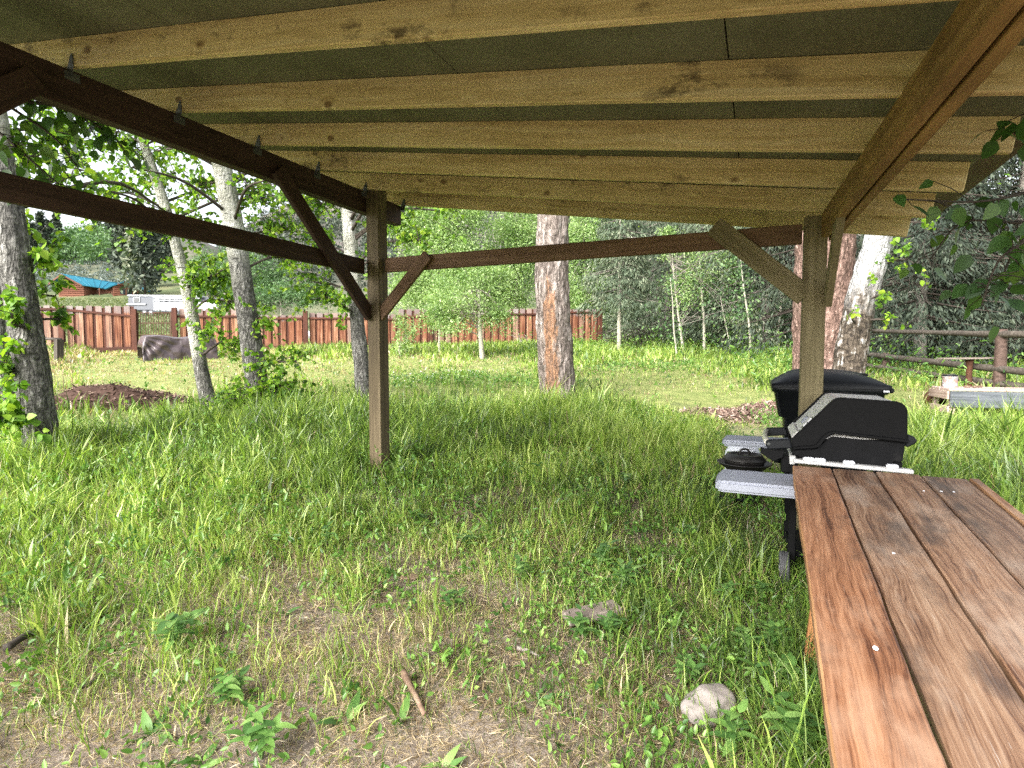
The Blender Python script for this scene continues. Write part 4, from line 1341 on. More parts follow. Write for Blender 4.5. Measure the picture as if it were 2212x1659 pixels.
hanging_bough('leafy_bough', 'leafy aspen bough hanging against white sky at upper left',
              [[(-150, 120, 3.5), (20, 230, 3.5), (120, 300, 3.6), (180, 380, 3.6)], [(-120, 200, 3.4), (-10, 280, 3.4), (60, 340, 3.4), (130, 400, 3.5)],
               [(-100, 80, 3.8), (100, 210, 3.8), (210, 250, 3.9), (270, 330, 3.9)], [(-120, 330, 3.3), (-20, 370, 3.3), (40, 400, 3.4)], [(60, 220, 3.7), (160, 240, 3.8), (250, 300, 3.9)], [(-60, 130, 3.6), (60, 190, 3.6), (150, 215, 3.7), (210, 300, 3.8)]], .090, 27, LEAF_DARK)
hanging_bough('leafy_bough', 'dark big-leaved bough hanging in from the right picture edge',
              [[(2400, 330, 2.3), (2260, 400, 2.3), (2120, 435, 2.35), (1945, 430, 2.4)], [(2400, 380, 2.2), (2250, 500, 2.2), (2160, 560, 2.25), (2120, 660, 2.3)],
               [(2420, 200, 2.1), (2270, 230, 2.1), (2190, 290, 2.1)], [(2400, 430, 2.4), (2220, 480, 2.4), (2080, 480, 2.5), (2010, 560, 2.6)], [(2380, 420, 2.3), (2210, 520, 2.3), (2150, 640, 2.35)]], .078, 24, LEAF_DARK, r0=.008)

# thick cottonwood in the middle
def big_trunk(name, label, pxs, Y, mat, upper, strip=None, rough=(0, .1), ridge=.12, ridges=4.5, blobs=(), cloud=L_aspen, n_up=10, seg=64, flare=1.25):
    b = P(pxs[0][0], pxs[0][1], Y)
    root = thing(name, label, 'tree', Vector((b.x, b.y, gz(b.x, b.y))))
    pp, rr, base = trunk_obj(pxs, Y, mat, root, seg=seg, rings=170, ridges=ridges, ridge_amp=ridge, rough=rough, strip=strip, extra_top=upper, flare=flare)
    tb = Tubes(); lp = []
    for (x, y, dY, rx, ry, n) in blobs:
        Yb = Y + dY
        blob_branches(tb, pp, rr, P(x, y, Yb), (px_r(rx, Yb), px_r(rx, Yb), px_r(ry, Yb)), n, lp)
    for k in range(n_up):
        q = pp[int(R.uniform(.7, 1) * (len(pp) - 1))]
        blob_branches(tb, pp, rr, q + Vector((R.gauss(0, 2), R.gauss(0, 2), R.uniform(.5, 2))), (1.1, 1.1, .8), 160, lp)
    if tb.V:
        tb.obj('branches', M_twig, root, base)['kind'] = 'stuff'
        leaf_cloud('crown', np.array([p[:] for p in lp]), .075, cloud, root)
    return root
big_trunk('cottonwood_tree', 'thick grey cottonwood trunk with orange bared strip, middle of the yard',
          [(1204, 866, 78), (1203, 830, 74), (1198, 740, 72), (1194, 640, 71), (1192, 560, 69), (1194, 470, 66), (1196, 360, 62), (1198, 150, 58)], 10.1, M_cotton, (.2, 0, 4.5), strip=(-.30, .55, 2.2))
big_trunk('pine_tree', 'broad reddish pine trunk hidden behind the grill post',
          [(1778, 880, 120), (1778, 800, 118), (1780, 640, 115), (1782, 500, 110), (1784, 300, 102)], 10.6, M_pine, (0, 0, 5), n_up=0, ridge=.10)
big_trunk('birch_tree', 'leaning white birch with furrowed dark bark beside the bin',
          [(1828, 830, 66), (1833, 796, 60), (1846, 715, 57), (1862, 640, 56), (1880, 580, 54), (1896, 522, 52), (1915, 430, 48), (1945, 250, 42)], 8.6, M_birch, (.6, 0, 4),
          rough=(.9, 2.8), ridge=.14, ridges=3.5, blobs=[(1915, 640, -.4, 30, 45, 60), (1960, 560, -.5, 40, 30, 70), (1880, 600, -.4, 15, 15, 18), (1975, 480, -.6, 40, 30, 60), (1910, 690, -.3, 25, 20, 30), (1840, 690, -.4, 14, 14, 12)], n_up=6)

# fine-leaved trees and willows in the middle distance ------------------------------------------------
def bushy(name, label, base_px, Y, crown, n_leaf, size, mat, trunk_w=8, trunk_mat=M_sapling, n_clump=40, group=None, cat='tree', width=.38, droop=.6, stems=1, limbs=8):
    """crown: list of (px x, px y, rx px, ry px, dY) ellipsoids"""
    b = P(base_px[0], base_px[1], Y); b.z = gz(b.x, b.y)
    root = thing(name, label, cat, b, group)
    tb = Tubes()
    cs = []
    A = np.array([c[2] * c[3] for c in crown], float); A /= A.sum()
    tops = [P(c[0], c[1], Y + c[4]) for c in crown]
    top = max(tops, key=lambda p: p.z)
    tr = trunk_w * .5 * Y / FPX
    tp = spline([b - Vector((0, 0, .15)), b.lerp(top, .35) + Vector((R.gauss(0, .08), 0, 0)), b.lerp(top, .7) + Vector((R.gauss(0, .12), 0, 0)), top], 16)
    tb.add(tp, list(np.linspace(tr * 1.25, tr * .25, 16)), 10, amp=.15)
    tb.obj('trunk', trunk_mat, root, b)
    lb = Tubes()
    C, T = [], []
    for ci, c in enumerate(crown):
        Yc = Y + c[4]
        o = np.array(P(c[0], c[1], Yc)[:])
        r3 = np.array([px_r(c[2], Yc), px_r((c[2] + c[3]) / 2, Yc) * .8, px_r(c[3], Yc)])
        nk = max(3, int(n_clump * A[ci]))
        for k in range(nk):
            v = rng.normal(size=3); v /= np.linalg.norm(v)
            cc = o + v * r3 * (rng.random() ** .4) * .95
            if cc[2] < gz(cc[0], cc[1]) + .3: cc[2] = gz(cc[0], cc[1]) + .3 + rng.random() * .5
            s = Vector(cc)
            if k < limbs:
                i = R.randint(4, 13)
                lb.add(spline([tp[i], tp[i].lerp(s, .5) + Vector((0, 0, .1 * (s - tp[i]).length)), s], 6), list(np.linspace(tr * .35, .008, 6)), 4, cap=False)
            m = max(4, int(n_leaf * A[ci] / nk * rng.uniform(.5, 1.5)))
            cr = r3 * rng.uniform(.16, .34)
            pts = cc + rng.normal(size=(m, 3)) * cr * np.array([1, 1, .8])
            pts[:, 2] -= .12 * np.abs(pts[:, 0] - cc[0])
            C.append(pts); T.append(np.clip(rng.normal(.5 + rng.uniform(-.22, .22), .22, m), 0, 1))
    if lb.V: lb.obj('branches', M_bark_far, root, b)['kind'] = 'stuff'
    C = np.concatenate(C); T = np.concatenate(T)
    ok = C[:, 2] > ground_np(C[:, 0], C[:, 1]) + .03
    leaf_cloud('crown', C[ok], size, mat, root, width=width, cheap=True, droop=droop, tint=T[ok])
    return root

bushy('small_tree', 'small pale-leaved tree with white trunk standing before the fence', (1043, 774), 20, [(1005, 640, 95, 60, 0), (1030, 590, 80, 45, 0), (960, 690, 50, 35, -.3), (1075, 680, 45, 40, 0)], 15000, .10, L_willow, trunk_w=10, n_clump=70)
bushy('sapling', 'thin sapling growing close to the fence left of the small tree', (949, 757), 22, [(948, 655, 28, 55, 0)], 1500, .10, L_willow, trunk_w=4, n_clump=16)
bushy('sapling', 'low bushy sapling against the fence right of the shelter post', (868, 770), 21, [(872, 720, 28, 45, 0)], 1300, .10, L_willow, trunk_w=3, n_clump=14)
bushy('willow_tree', 'tall light green willow behind the fence, right of the shelter post', (960, 730), 34, [(960, 570, 100, 90, 0), (930, 470, 75, 70, 0), (1010, 480, 60, 70, 0), (890, 610, 60, 70, 0), (900, 520, 50, 60, 0)], 40000, .16, L_willow, trunk_w=14, n_clump=150)
bushy('willow_tree', 'light green willow showing just left of the thick trunk', (1110, 725), 36, [(1110, 560, 70, 100, 0), (1120, 480, 60, 70, 0), (1090, 640, 60, 50, 0)], 28000, .16, L_willow, trunk_w=12, n_clump=110)
bushy('willow_tree', 'green bushy tree showing just right of the thick trunk', (1260, 725), 33, [(1262, 600, 55, 90, 0), (1275, 500, 70, 60, 0), (1300, 660, 50, 50, 0)], 24000, .16, L_willow, trunk_w=10, n_clump=90)
bushy('aspen_clump', 'bright green aspen growth among the drooping spruce branches', (1480, 740), 21.5, [(1490, 600, 45, 70, 0), (1560, 560, 50, 70, 0), (1645, 590, 40, 80, .5), (1450, 530, 45, 40, 0), (1610, 690, 40, 35, -.5)], 9000, .11, L_willow, trunk_w=5, n_clump=80)
bushy('distant_bush', 'far green bush behind the fence between two aspens', (610, 660), 62, [(600, 632, 60, 30, 0), (680, 640, 50, 26, 0), (540, 640, 40, 25, 0)], 9000, .28, L_farleaf, trunk_w=3, n_clump=50, cat='bush')
bushy('distant_tree', 'broad green tree on the rise behind the tall grey aspen', (520, 650), 92, [(510, 585, 60, 45, 0), (570, 600, 50, 38, 0), (440, 575, 35, 40, 0)], 9000, .42, L_farleaf, trunk_w=4, n_clump=60)
bushy('distant_tree', 'green leafy tree beyond the white stock trailer', (450, 660), 70, [(450, 600, 55, 50, 0), (500, 620, 40, 40, 0)], 6000, .32, L_farleaf, trunk_w=5, n_clump=40)
bushy('dark_thicket', 'dense dark green thicket beyond the end of the board fence', (1330, 745), 30, [(1330, 700, 60, 50, 0), (1420, 700, 70, 50, 1), (1520, 705, 80, 45, 1), (1620, 700, 80, 50, 1)], 16000, .14, L_spruce, trunk_w=3, n_clump=90, cat='shrubs')

# saplings with thin white stems
for i, (bx, by, tx, ty, w, nl) in enumerate([(1464, 776, 1448, 600, 3.4, 260), (1521, 768, 1510, 540, 5.5, 420), (1623, 780, 1600, 560, 4.6, 420), (1682, 775, 1690, 600, 5, 260), (1580, 772, 1556, 640, 2, 120)]):
    Y = 1.56 / (max(by - 765, 1) / FPX + .07)
    Y = min(Y, 23)
    b = P(bx, by, Y); b.z = gz(b.x, b.y)
    lab = ['thinnest white-stemmed sapling before the spruces, nearest the cottonwood', 'straight white-stemmed sapling between two thinner ones', 'curved white-stemmed sapling left of the shelter brace', 'pale sapling standing close beside the pine trunk', 'tiny leaning sapling between two white stems'][i]
    root = thing('sapling', lab, 'tree', b, 'white-stemmed saplings before the spruces')
    r = w * .5 * Y / FPX
    pts = [b - Vector((0, 0, .1)), P(bx + (tx - bx) * .3 + R.uniform(-4, 4), by + (ty - by) * .35, Y), P(bx + (tx - bx) * .7, by + (ty - by) * .7, Y), P(tx, ty, Y)]
    o, _ = tube_obj('stem', pts, [r * 1.2, r, r * .7, r * .3], M_sapling, root, seg=8, m=14, amp=.1)
    lp = np.array([P(tx + R.gauss(0, 22), ty + R.uniform(-10, 130), Y + R.gauss(0, .4))[:] for _ in range(nl)])
    leaf_cloud('crown', lp, .10, L_farleaf, root, cheap=True)

# spruces -----------------------------------------------------------------------------------------
def spruce(label, bx, by, Y, h, rad_max, mat, n_leaf, clear=1.2, trunk_w=.16, dead=0, droop=.35, group=None, size=.17, seed=0, tmat=M_bark_far, name='spruce_tree', bare_low=False):
    b = P(bx, by, Y); b.z = gz(b.x, b.y)
    root = thing(name, label, 'tree', b, group)
    tb = Tubes()
    tb.add(spline([b - ez * .15, b + ez * h * .5 + Vector((R.gauss(0, .05), 0, 0)), b + ez * h], 12), list(np.linspace(trunk_w * .55, .02, 12)), 12, amp=.12)
    tb.obj('trunk', tmat, root, b)
    br = Tubes()
    C, D, T = [], [], []
    nb = int(h * 13)
    for k in range(nb):
        z = clear + (h - clear) * (k + R.random()) / nb
        f = 1 - (z - clear) / (h - clear)
        L = rad_max * (.18 + .82 * f ** .8) * R.uniform(.65, 1.1)
        a = R.random() * 6.283
        dirv = Vector((math.cos(a), math.sin(a), 0))
        s = b + ez * z
        m = s + dirv * L * .55 - ez * (droop * L * .30)
        e = s + dirv * L - ez * (droop * L * .75) + ez * (.12 * L)
        path = spline([s, m, e], 7)
        br.add(path, list(np.linspace(.012 + .012 * L, .004, 7)), 4, cap=False)
        n = max(6, int(n_leaf / nb * (L / rad_max) * 1.55))
        t = np.sqrt(rng.random(n)) * 5.99
        i = t.astype(int); fr = (t - i)[:, None]
        pa = np.array([p[:] for p in path])
        q = pa[i] * (1 - fr) + pa[i + 1] * fr
        w = .10 + .26 * L * (1 - np.abs(t / 6 - .6))
        sd = np.array([-dirv.y, dirv.x, 0])
        off = rng.normal(size=n) * w
        q = q + off[:, None] * sd[None] * .6
        q[:, 2] -= np.abs(rng.normal(size=n)) * (.05 + droop * .35) * (1 + np.abs(off))
        C.append(q)
        dd = np.array(dirv[:])[None] * .5 + sd[None] * np.sign(off)[:, None] * .5 + rng.normal(size=(n, 3)) * .35
        dd[:, 2] -= .5 + droop
        D.append(dd)
        T.append(np.clip(rng.normal(.45 + R.uniform(-.2, .25), .2, n), 0, 1))
    for k in range(dead // 2):                               # bare drooping twigs low on the tree
        z = R.uniform(.4, .65) * h * .6 + clear * .3
        a = R.random() * 6.283
        L = rad_max * R.uniform(.5, 1.1)
        dv = Vector((math.cos(a), math.sin(a), 0))
        s = b + ez * z
        e = s + dv * L - ez * L * R.uniform(.2, .6)
        pth = spline([s, s.lerp(e, .5) - ez * .1, e], 6)
        br.add(pth, list(np.linspace(.02, .005, 6)), 4, cap=False)
        for j in range(7):
            q = pth[R.randint(1, 5)]
            br.add([q, q + Vector((R.gauss(0, .12), R.gauss(0, .12), -R.uniform(.1, .45))), q + Vector((R.gauss(0, .2), R.gauss(0, .2), -R.uniform(.4, .8)))], [.006, .005, .003], 3, cap=False)
    br.obj('branches', M_deadtwig if dead and mat is L_spruce else M_twig, root, b)['kind'] = 'stuff'
    C = np.concatenate(C); D = unit(np.concatenate(D)); T = np.concatenate(T)
    o = C.mean(0)
    V, f, ls, at = leaves_np(C - o, D, rand_dirs(len(C), up=.3), size * (.6 + .8 * rng.random(len(C))), .25, T, cheap=True)
    ob = mesh_obj('crown', np_mesh('crown', V, f, ls, at), mat, root, Matrix.Translation(Vector(o)))
    ob['kind'] = 'stuff'
    return root
spruce('slim grey-green spruce with bare pale trunk right of the fence end', 1337, 766, 22, 8.5, 1.6, L_spruce, 13000, clear=2.2, trunk_w=.17, dead=10, droop=.5, tmat=M_sapling)
spruce('wide drooping spruce with dead twigs behind the saplings', 1560, 762, 24, 12, 3.6, L_spruce, 26000, clear=1.5, trunk_w=.32, dead=30, droop=.65)
spruce('drooping spruce left of the white saplings, branches hanging low', 1440, 760, 26, 12, 3.2, L_spruce, 24000, clear=1.0, trunk_w=.3, dead=22, droop=.7)
spruce('dark spruce filling the gap left of the shelter brace', 1650, 765, 21, 12, 3.2, L_spruce, 24000, clear=1.6, trunk_w=.34, dead=26, droop=.55)
spruce('tall dim spruce far behind the cottonwood trunk', 1300, 748, 34, 14, 3.2, L_spruce, 14000, clear=2.0, trunk_w=.3, droop=.4, size=.22)
spruce('tall dark spruce behind the pine trunk', 1745, 768, 19, 13, 3.0, L_bluespruce, 20000, clear=1.2, trunk_w=.36, dead=16, droop=.5)
spruce('dense dark spruce just right of the birch', 1985, 790, 15.5, 11, 2.6, L_bluespruce, 24000, clear=.9, trunk_w=.3, dead=26, droop=.45, size=.15)
spruce('dense dark spruce behind the top fence pole', 2080, 780, 16.5, 11, 2.6, L_bluespruce, 24000, clear=.7, trunk_w=.3, dead=20, droop=.45, size=.15)
spruce('dark spruce at the right picture edge behind the fence post', 2190, 790, 15.5, 11, 2.6, L_bluespruce, 24000, clear=.8, trunk_w=.3, dead=14, droop=.4, size=.15)
spruce('dark spruce beyond the right picture edge', 2380, 800, 14, 11, 2.8, L_bluespruce, 9000, clear=.8, trunk_w=.3, droop=.4, size=.2)
spruce('blue-grey spruce showing over the eave at upper right', 2110, 760, 22, 15, 3.4, L_spruce, 20000, clear=1.5, trunk_w=.34, droop=.4, size=.2)
spruce('tall spruce farther back between birch and pine trunk', 1880, 755, 24, 15, 3.4, L_spruce, 18000, clear=1.5, trunk_w=.34, dead=10, droop=.4, size=.2)
spruce('bushy spruce filling the gap between two saplings', 1500, 750, 33, 14, 3.6, L_spruce, 14000, clear=.8, droop=.4, size=.22)
spruce('far spruce closing the view behind the brace', 1640, 750, 34, 15, 4.0, L_bluespruce, 14000, clear=.6, droop=.4, size=.24)
spruce('far spruce closing the view above the thicket', 1400, 748, 38, 15, 4.0, L_bluespruce, 14000, clear=.6, droop=.4, size=.24)

# brush pile under the spruces
q = G(1375, 757)
bp = thing('brush_pile', 'dark pile of dead twigs beneath the spruces', 'brush pile', q)
tb = Tubes()
for k in range(130):
    a = q + Vector((R.gauss(0, .7), R.gauss(0, .4), R.uniform(.02, .9)))
    d = Vector((R.gauss(0, 1), R.gauss(0, 1), R.gauss(0, .35))).normalized() * R.uniform(.3, .8)
    tb.add([a - d, a + Vector((0, 0, .05)), a + d], [.012, .01, .004], 4, cap=False)
tb.obj('twigs', M_twig, bp, q)['kind'] = 'stuff'
# pale dead roots beside the cottonwood
q = G(1140, 752)
dr = thing('dead_branch', 'bleached dead branch lying by the fence beside the cottonwood', 'branch', q)
tb = Tubes()
for k in range(7):
    a = q + Vector((R.uniform(-.5, .5), R.uniform(-.2, .2), 0))
    tb.add(spline([a, a + Vector((R.gauss(0, .15), 0, .25)), a + Vector((R.gauss(-.1, .3), R.gauss(0, .1), R.uniform(.3, .8)))], 6), list(np.linspace(.03, .008, 6)), 5, amp=.2)
tb.obj('stem', M_deadtwig, dr, q)

# ------------------------------------------------------------------ hill cover: sagebrush, groves, conifers
def scatter_stuff(name, label, n, pick, per, size, spread, mat, width=.5):
    C = []
    for _ in range(n):
        c, s = pick()
        m = rng.integers(per // 2, per)
        C.append(np.array(c) + rng.normal(size=(m, 3)) * np.array(spread) * s)
    C = np.concatenate(C)
    C[:, 2] = np.maximum(C[:, 2], ground_np(C[:, 0], C[:, 1]) + .05)
    ob = leaf_cloud(name, C, size, mat, None, width=width, cheap=True, droop=-.2, tint=np.clip(rng.normal(.5, .25, len(C)), 0, 1))
    tag(ob, label, None, None, 'stuff')
    return ob
def pick_sage():
    Y = R.uniform(118, 215); x = R.uniform(-120, 330)
    q = P(x, 600, Y); q.z = gz(q.x, q.y) + .35
    return q[:], R.uniform(.7, 1.4)
scatter_stuff('sagebrush', 'grey-green sagebrush covering the hillside above the cabin', 1500, pick_sage, 26, .55, (.6, .6, .28), L_sage)
def pick_meadow():
    Y = R.uniform(34, 105); x = R.uniform(40, 480)
    q = P(x, 600, Y); q.z = gz(q.x, q.y) + .1
    return q[:], R.uniform(.6, 1.4)
scatter_stuff('meadow_grass', 'tall pale meadow grass on the slope below the cabin', 1500, pick_meadow, 24, .45, (.9, .9, .12),
              leafmat('meadow_blade', [(0, (.05, .08, .03)), (.5, (.11, .14, .055)), (1, (.21, .21, .11))], trans=.3), width=.16)
def pick_grove():
    Y = R.uniform(165, 205); x = R.uniform(70, 235)
    q = P(x, 560, Y); q.z = gz(q.x, q.y) + R.uniform(1, 6)
    return q[:], R.uniform(.8, 1.3)
scatter_stuff('aspen_grove', 'green aspen grove on the hill behind the cabin', 190, pick_grove, 110, .9, (1.7, 1.7, 1.4), L_farleaf)
def far_conifer(x, Y, h, mat, label):
    q = P(x, 600, Y); q.z = gz(q.x, q.y)
    root = thing('conifer_tree', label, 'tree', q, 'conifers on the far hill')
    tb = Tubes(); tb.add([q - ez, q + ez * h], [h * .02, .03], 6); tb.obj('trunk', M_twig, root, q)
    n = 900
    t = rng.random(n) ** .7
    r = (1 - t) * h * .2 * (.4 + .6 * rng.random(n)) + .1
    a = rng.random(n) * 6.283
    C = np.stack([q.x + r * np.cos(a), q.y + r * np.sin(a), q.z + h * .06 + t * h * .94], 1)
    leaf_cloud('crown', C, h * .09, mat, root, cheap=True, width=.4, droop=.3)
HL = ['conifer on the far hilltop nearest the leaning aspen trunk', 'taller conifer second from the leaning aspen on the hilltop', 'short conifer at the middle of the hilltop row', 'hilltop conifer above the cabin roof ridge',
      'conifer just right of the cabin gable', 'second conifer right of the cabin', 'tallest conifer above the grey trailer', 'conifer above the grey trailer window', 'near conifer over the trailer roof', 'conifer above the middle of the steel gate',
      'small far conifer left of the tall cluster', 'small far conifer above the cabin porch', 'conifer left of the slender aspen stem', 'conifer half hidden by the slender aspen']
hx = [(72, 150, 13), (92, 165, 15), (110, 172, 12), (128, 185, 13), (262, 150, 15), (275, 148, 17), (292, 112, 15), (312, 108, 13), (322, 125, 16), (330, 150, 14), (243, 190, 14), (215, 200, 12), (346, 150, 13), (362, 160, 14)]
for i, (x, Y, h) in enumerate(hx):
    far_conifer(x, Y, h, L_bluespruce if i != 6 else L_spruce, HL[i])
def pick_forest():
    Y = R.uniform(200, 420); x = R.uniform(480, 1500)
    q = P(x, 600, Y); q.z = gz(q.x, q.y) + R.uniform(0, 6)
    return q[:], R.uniform(.8, 1.4)
scatter_stuff('hillside_forest', 'scattered dark conifers on the far brown hillside', 1000, pick_forest, 60, 1.6, (1.3, 1.3, 3.2), L_bluespruce)

# ------------------------------------------------------------------ plank table in the right foreground
def build_table():
    aT = rad(25.0)
    tl = P(1709, 1005, 2.94)
    ty = Vector((math.sin(aT), math.cos(aT), .066)).normalized()
    tx = Vector((math.cos(aT), -math.sin(aT), 0))
    tz = tx.cross(ty)
    L, PW, TH_ = 2.45, .190, .042
    c = tl - ty * L / 2 + tx * .45
    root = thing('plank_table', 'worn red-brown plank table in the right foreground', 'table', Vector((c.x, c.y, gz(c.x, c.y))))
    tints = [(.76, .65, .60), (.66, .70, .76), (.75, .77, .81), (.65, .70, .77), (.90, .83, .75)]
    for i in range(5):
        a = tl + tx * (PW * (i + .5) if i < 4 else PW * 4 + .022) - tz * TH_ / 2
        e0 = 0
        w = PW - .008 if i < 4 else .040
        b = box_bm(L + R.uniform(-.006, .006), w, TH_, .005)
        bmesh.ops.subdivide_edges(b, edges=[e for e in b.edges if abs((e.verts[0].co - e.verts[1].co).x) > L * .5], cuts=40)
        sd = R.random() * 50
        for v in b.verts:                             # ragged, slightly cupped plank
            k = noise.noise(Vector((v.co.x * 5 + sd, v.co.y * 4, 0)))
            v.co.y += math.copysign(.0035, v.co.y) * k + .002 * noise.noise(Vector((v.co.x * 22, sd, 0)))
            v.co.z += .0016 * noise.noise(Vector((v.co.x * 3, v.co.y * 12, sd)))
        dz = [0, -.001, .002, -.002, .004, .001][i]
        M = frame(a - ty * (L / 2 + e0) + tz * dz, ty, tz)
        me = from_bm('plank', b)
        o = mesh_obj('plank', me, M_table, root, M)
        o.color = tints[i] + (1,)
        if i in (0, 4):                               # bright worn arris along the outer planks
            me.materials.append(M_edge)
            for f in me.polygons:
                if (f.normal.y > .5 and f.normal.z > .1): f.material_index = 1
    zt = tl - tz * TH_
    for t in (.35, 1.25, 2.1):
        p = zt - ty * t - tz * .02
        bar('cross_batten', p + tx * .05, p + tx * (PW * 4.2 - .05), .09, .038, M_tleg, root, up=tz)
    for t in (.62, 2.15):
        for u, v in ((.15, .085), (PW * 4.2 - .15, PW * 4.2 - .085)):
            p = zt - ty * t + tx * u
            f_ = zt - ty * t + tx * v
            bar('leg', Vector((f_.x, f_.y, gz(f_.x, f_.y) - .03)), p - tz * .002, .09, .045, M_tleg, root, up=ty)
        p = zt - ty * t - tz * .42
        bar('stretcher', p + tx * .1, p + tx * (PW * 4.2 - .12), .04, .09, M_tleg, root, up=tz)
    # white droppings / flecks on the boards
    for k, (x, y, s) in enumerate([(1891, 1403, .008), (1930, 1197, .006), (2033, 1063, .006), (2060, 1064, .006), (1995, 1062, .005)]):
        d = ray(x, y)
        n = tz
        t = (tl - Vector((0, 0, CAM_H))).dot(n) / d.dot(n)
        q = Vector((0, 0, CAM_H)) + d * t
        b = bmesh.new(); bmesh.ops.create_icosphere(b, subdivisions=2, radius=1)
        for v in b.verts: v.co = Vector((v.co.x * s * 1.4, v.co.y * s * .8 * (1 + .4 * noise.noise(v.co * 2)), v.co.z * .0015))
        o = mesh_obj('white_fleck', from_bm('white_fleck', b, True), M_clip, None, frame(q + tz * .004, ty, tz))
        tag(o, ['largest white fleck on the reddish first table plank', 'faint pale fleck on the second table plank', 'white fleck near the far end of the fourth plank', 'white fleck on the fourth plank beside the raised strip', 'tiny white fleck at the far table edge'][k], 'fleck', 'white flecks on the table top')
build_table()

# ------------------------------------------------------------------ gas grill seen from its side
GC = Vector((1.985, 3.31, 0)); GC.z = gz(GC.x, GC.y)
def GM(x, y, z):                                       # grill coordinates: -x front, -y near side
    return GC + eX * x + eY * y + ez * z
GB = Matrix((eX, eY, ez)).transposed().to_4x4(); GB.translation = GC
grill = thing('gas_grill', 'black two-burner gas grill with grey side shelves behind the table', 'grill', GB)
def cp(x, y): return ((x - 1395) / 1607, .80 + (1000 - y) / 1535)
def extrude(name, poly, y0, y1, mat, parent, bev=.006, seg=2, smooth=False):
    bm = bmesh.new()
    vs = [bm.verts.new((p[0], y0, p[1])) for p in poly]
    f = bm.faces.new(vs)
    e = bmesh.ops.extrude_face_region(bm, geom=[f])
    bmesh.ops.translate(bm, vec=(0, y1 - y0, 0), verts=[g for g in e['geom'] if isinstance(g, bmesh.types.BMVert)])
    bmesh.ops.recalc_face_normals(bm, faces=bm.faces)
    if bev:
        ed = [g for g in bm.edges if abs(g.verts[0].co.y - g.verts[1].co.y) < 1e-5]
        bmesh.ops.bevel(bm, geom=ed, offset=bev, segments=seg, affect='EDGES')
    return mesh_obj(name, from_bm(name, bm), mat, parent, GB)
def arc(cx, cy, r, a0, a1, n=6): return [(cx + r * math.cos(rad(a0 + (a1 - a0) * i / n)), cy - r * math.sin(rad(a0 + (a1 - a0) * i / n))) for i in range(n + 1)]
top_out = [(945, 925), (1235, 605)] + arc(1345, 650, 112, 140, 92, 6) + [(1700, 556)] + arc(1745, 650, 92, 92, 2, 7) + [(1845, 890)]
cap = top_out + [(1290, 850), (1255, 862), (1225, 890), (1175, 965), (1145, 982), (960, 1005)]
yn, yf = -.29, .29
lid = extrude('lid', [cp(*q) for q in [(965, 928), (1245, 620)] + arc(1348, 660, 108, 140, 92, 6) + [(1700, 566)] + arc(1740, 655, 88, 92, 2, 7) + [(1836, 885)]], yn + .03, yf - .03, M_lidgrey, grill, .004, 1)
for y0, y1 in ((yn, yn + .035), (yf - .035, yf)):
    c_ = extrude('lid_end_cap', [cp(*q) for q in cap], y0, y1, M_blackmetal, lid, .008, 2)
    # raised lower lip following the stepped edge
    lipo = [(1848, 868), (1290, 826), (1250, 836), (1205, 872), (1150, 950), (1125, 962), (955, 985)]
    lipi = [(958, 1010), (1148, 987), (1180, 970), (1232, 893), (1260, 866), (1290, 854), (1848, 896)]
    yy = (y0 - .012, y0 + .004) if y0 < 0 else (y1 - .004, y1 + .012)
    extrude('cap_lip', [cp(*q) for q in lipo + lipi], yy[0], yy[1], M_blackmetal, lid, .004, 1)
cook = extrude('cook_box', [cp(*q) for q in [(968, 1006), (1150, 986), (1240, 892), (1280, 866), (1838, 896), (1822, 1050), (1760, 1150), (960, 1092)]], yn + .02, yf - .02, M_cookbox, grill, .01, 2)
extrude('rear_hinge', [cp(*q) for q in [(1845, 830), (1900, 850), (1918, 880), (1905, 905), (1850, 940), (1838, 930)]], yn + .02, yn + .075, M_blackpl, grill, .006, 1)
extrude('rear_hinge', [cp(*q) for q in [(1845, 830), (1900, 850), (1918, 880), (1905, 905), (1850, 940), (1838, 930)]], yf - .075, yf - .02, M_blackpl, grill, .006, 1)
# handle with brackets
hz_ = [(735, 950), (760, 935), (935, 920), (960, 1000), (760, 1025), (735, 1000)]
hb = extrude('handle_bracket', [cp(*q) for q in hz_], yn - .004, yn + .02, M_blackpl, grill, .006, 1)
hb2 = extrude('handle_bracket', [cp(*q) for q in hz_], yf - .02, yf + .004, M_blackpl, grill, .006, 1)
hx_, hzz = cp(745, 965)
hnd, _ = tube_obj('handle', [GM(hx_, yn + .01, hzz), GM(hx_ - .01, 0, hzz + .003), GM(hx_, yf - .01, hzz)], [.016] * 3, M_chrome, grill, seg=12, m=9)
for y in (yn - .006, yf - .002):
    mesh_obj('bolt', from_bm('bolt', lathe([(0, -.006), (.009, -.006), (.009, .006), (0, .006)], 10), True), M_tie, hb if y < 0 else hb2, Matrix.Translation(GM(*cp(762, 975)[:1], y, cp(762, 975)[1])) @ Matrix.Rotation(math.pi / 2, 4, 'X'))
extrude('front_bracket', [cp(*q) for q in [(690, 1010), (760, 1020), (900, 1030), (880, 1090), (800, 1130), (690, 1060)]], yn - .002, yn + .012, M_blackmetal, grill, .003, 1)
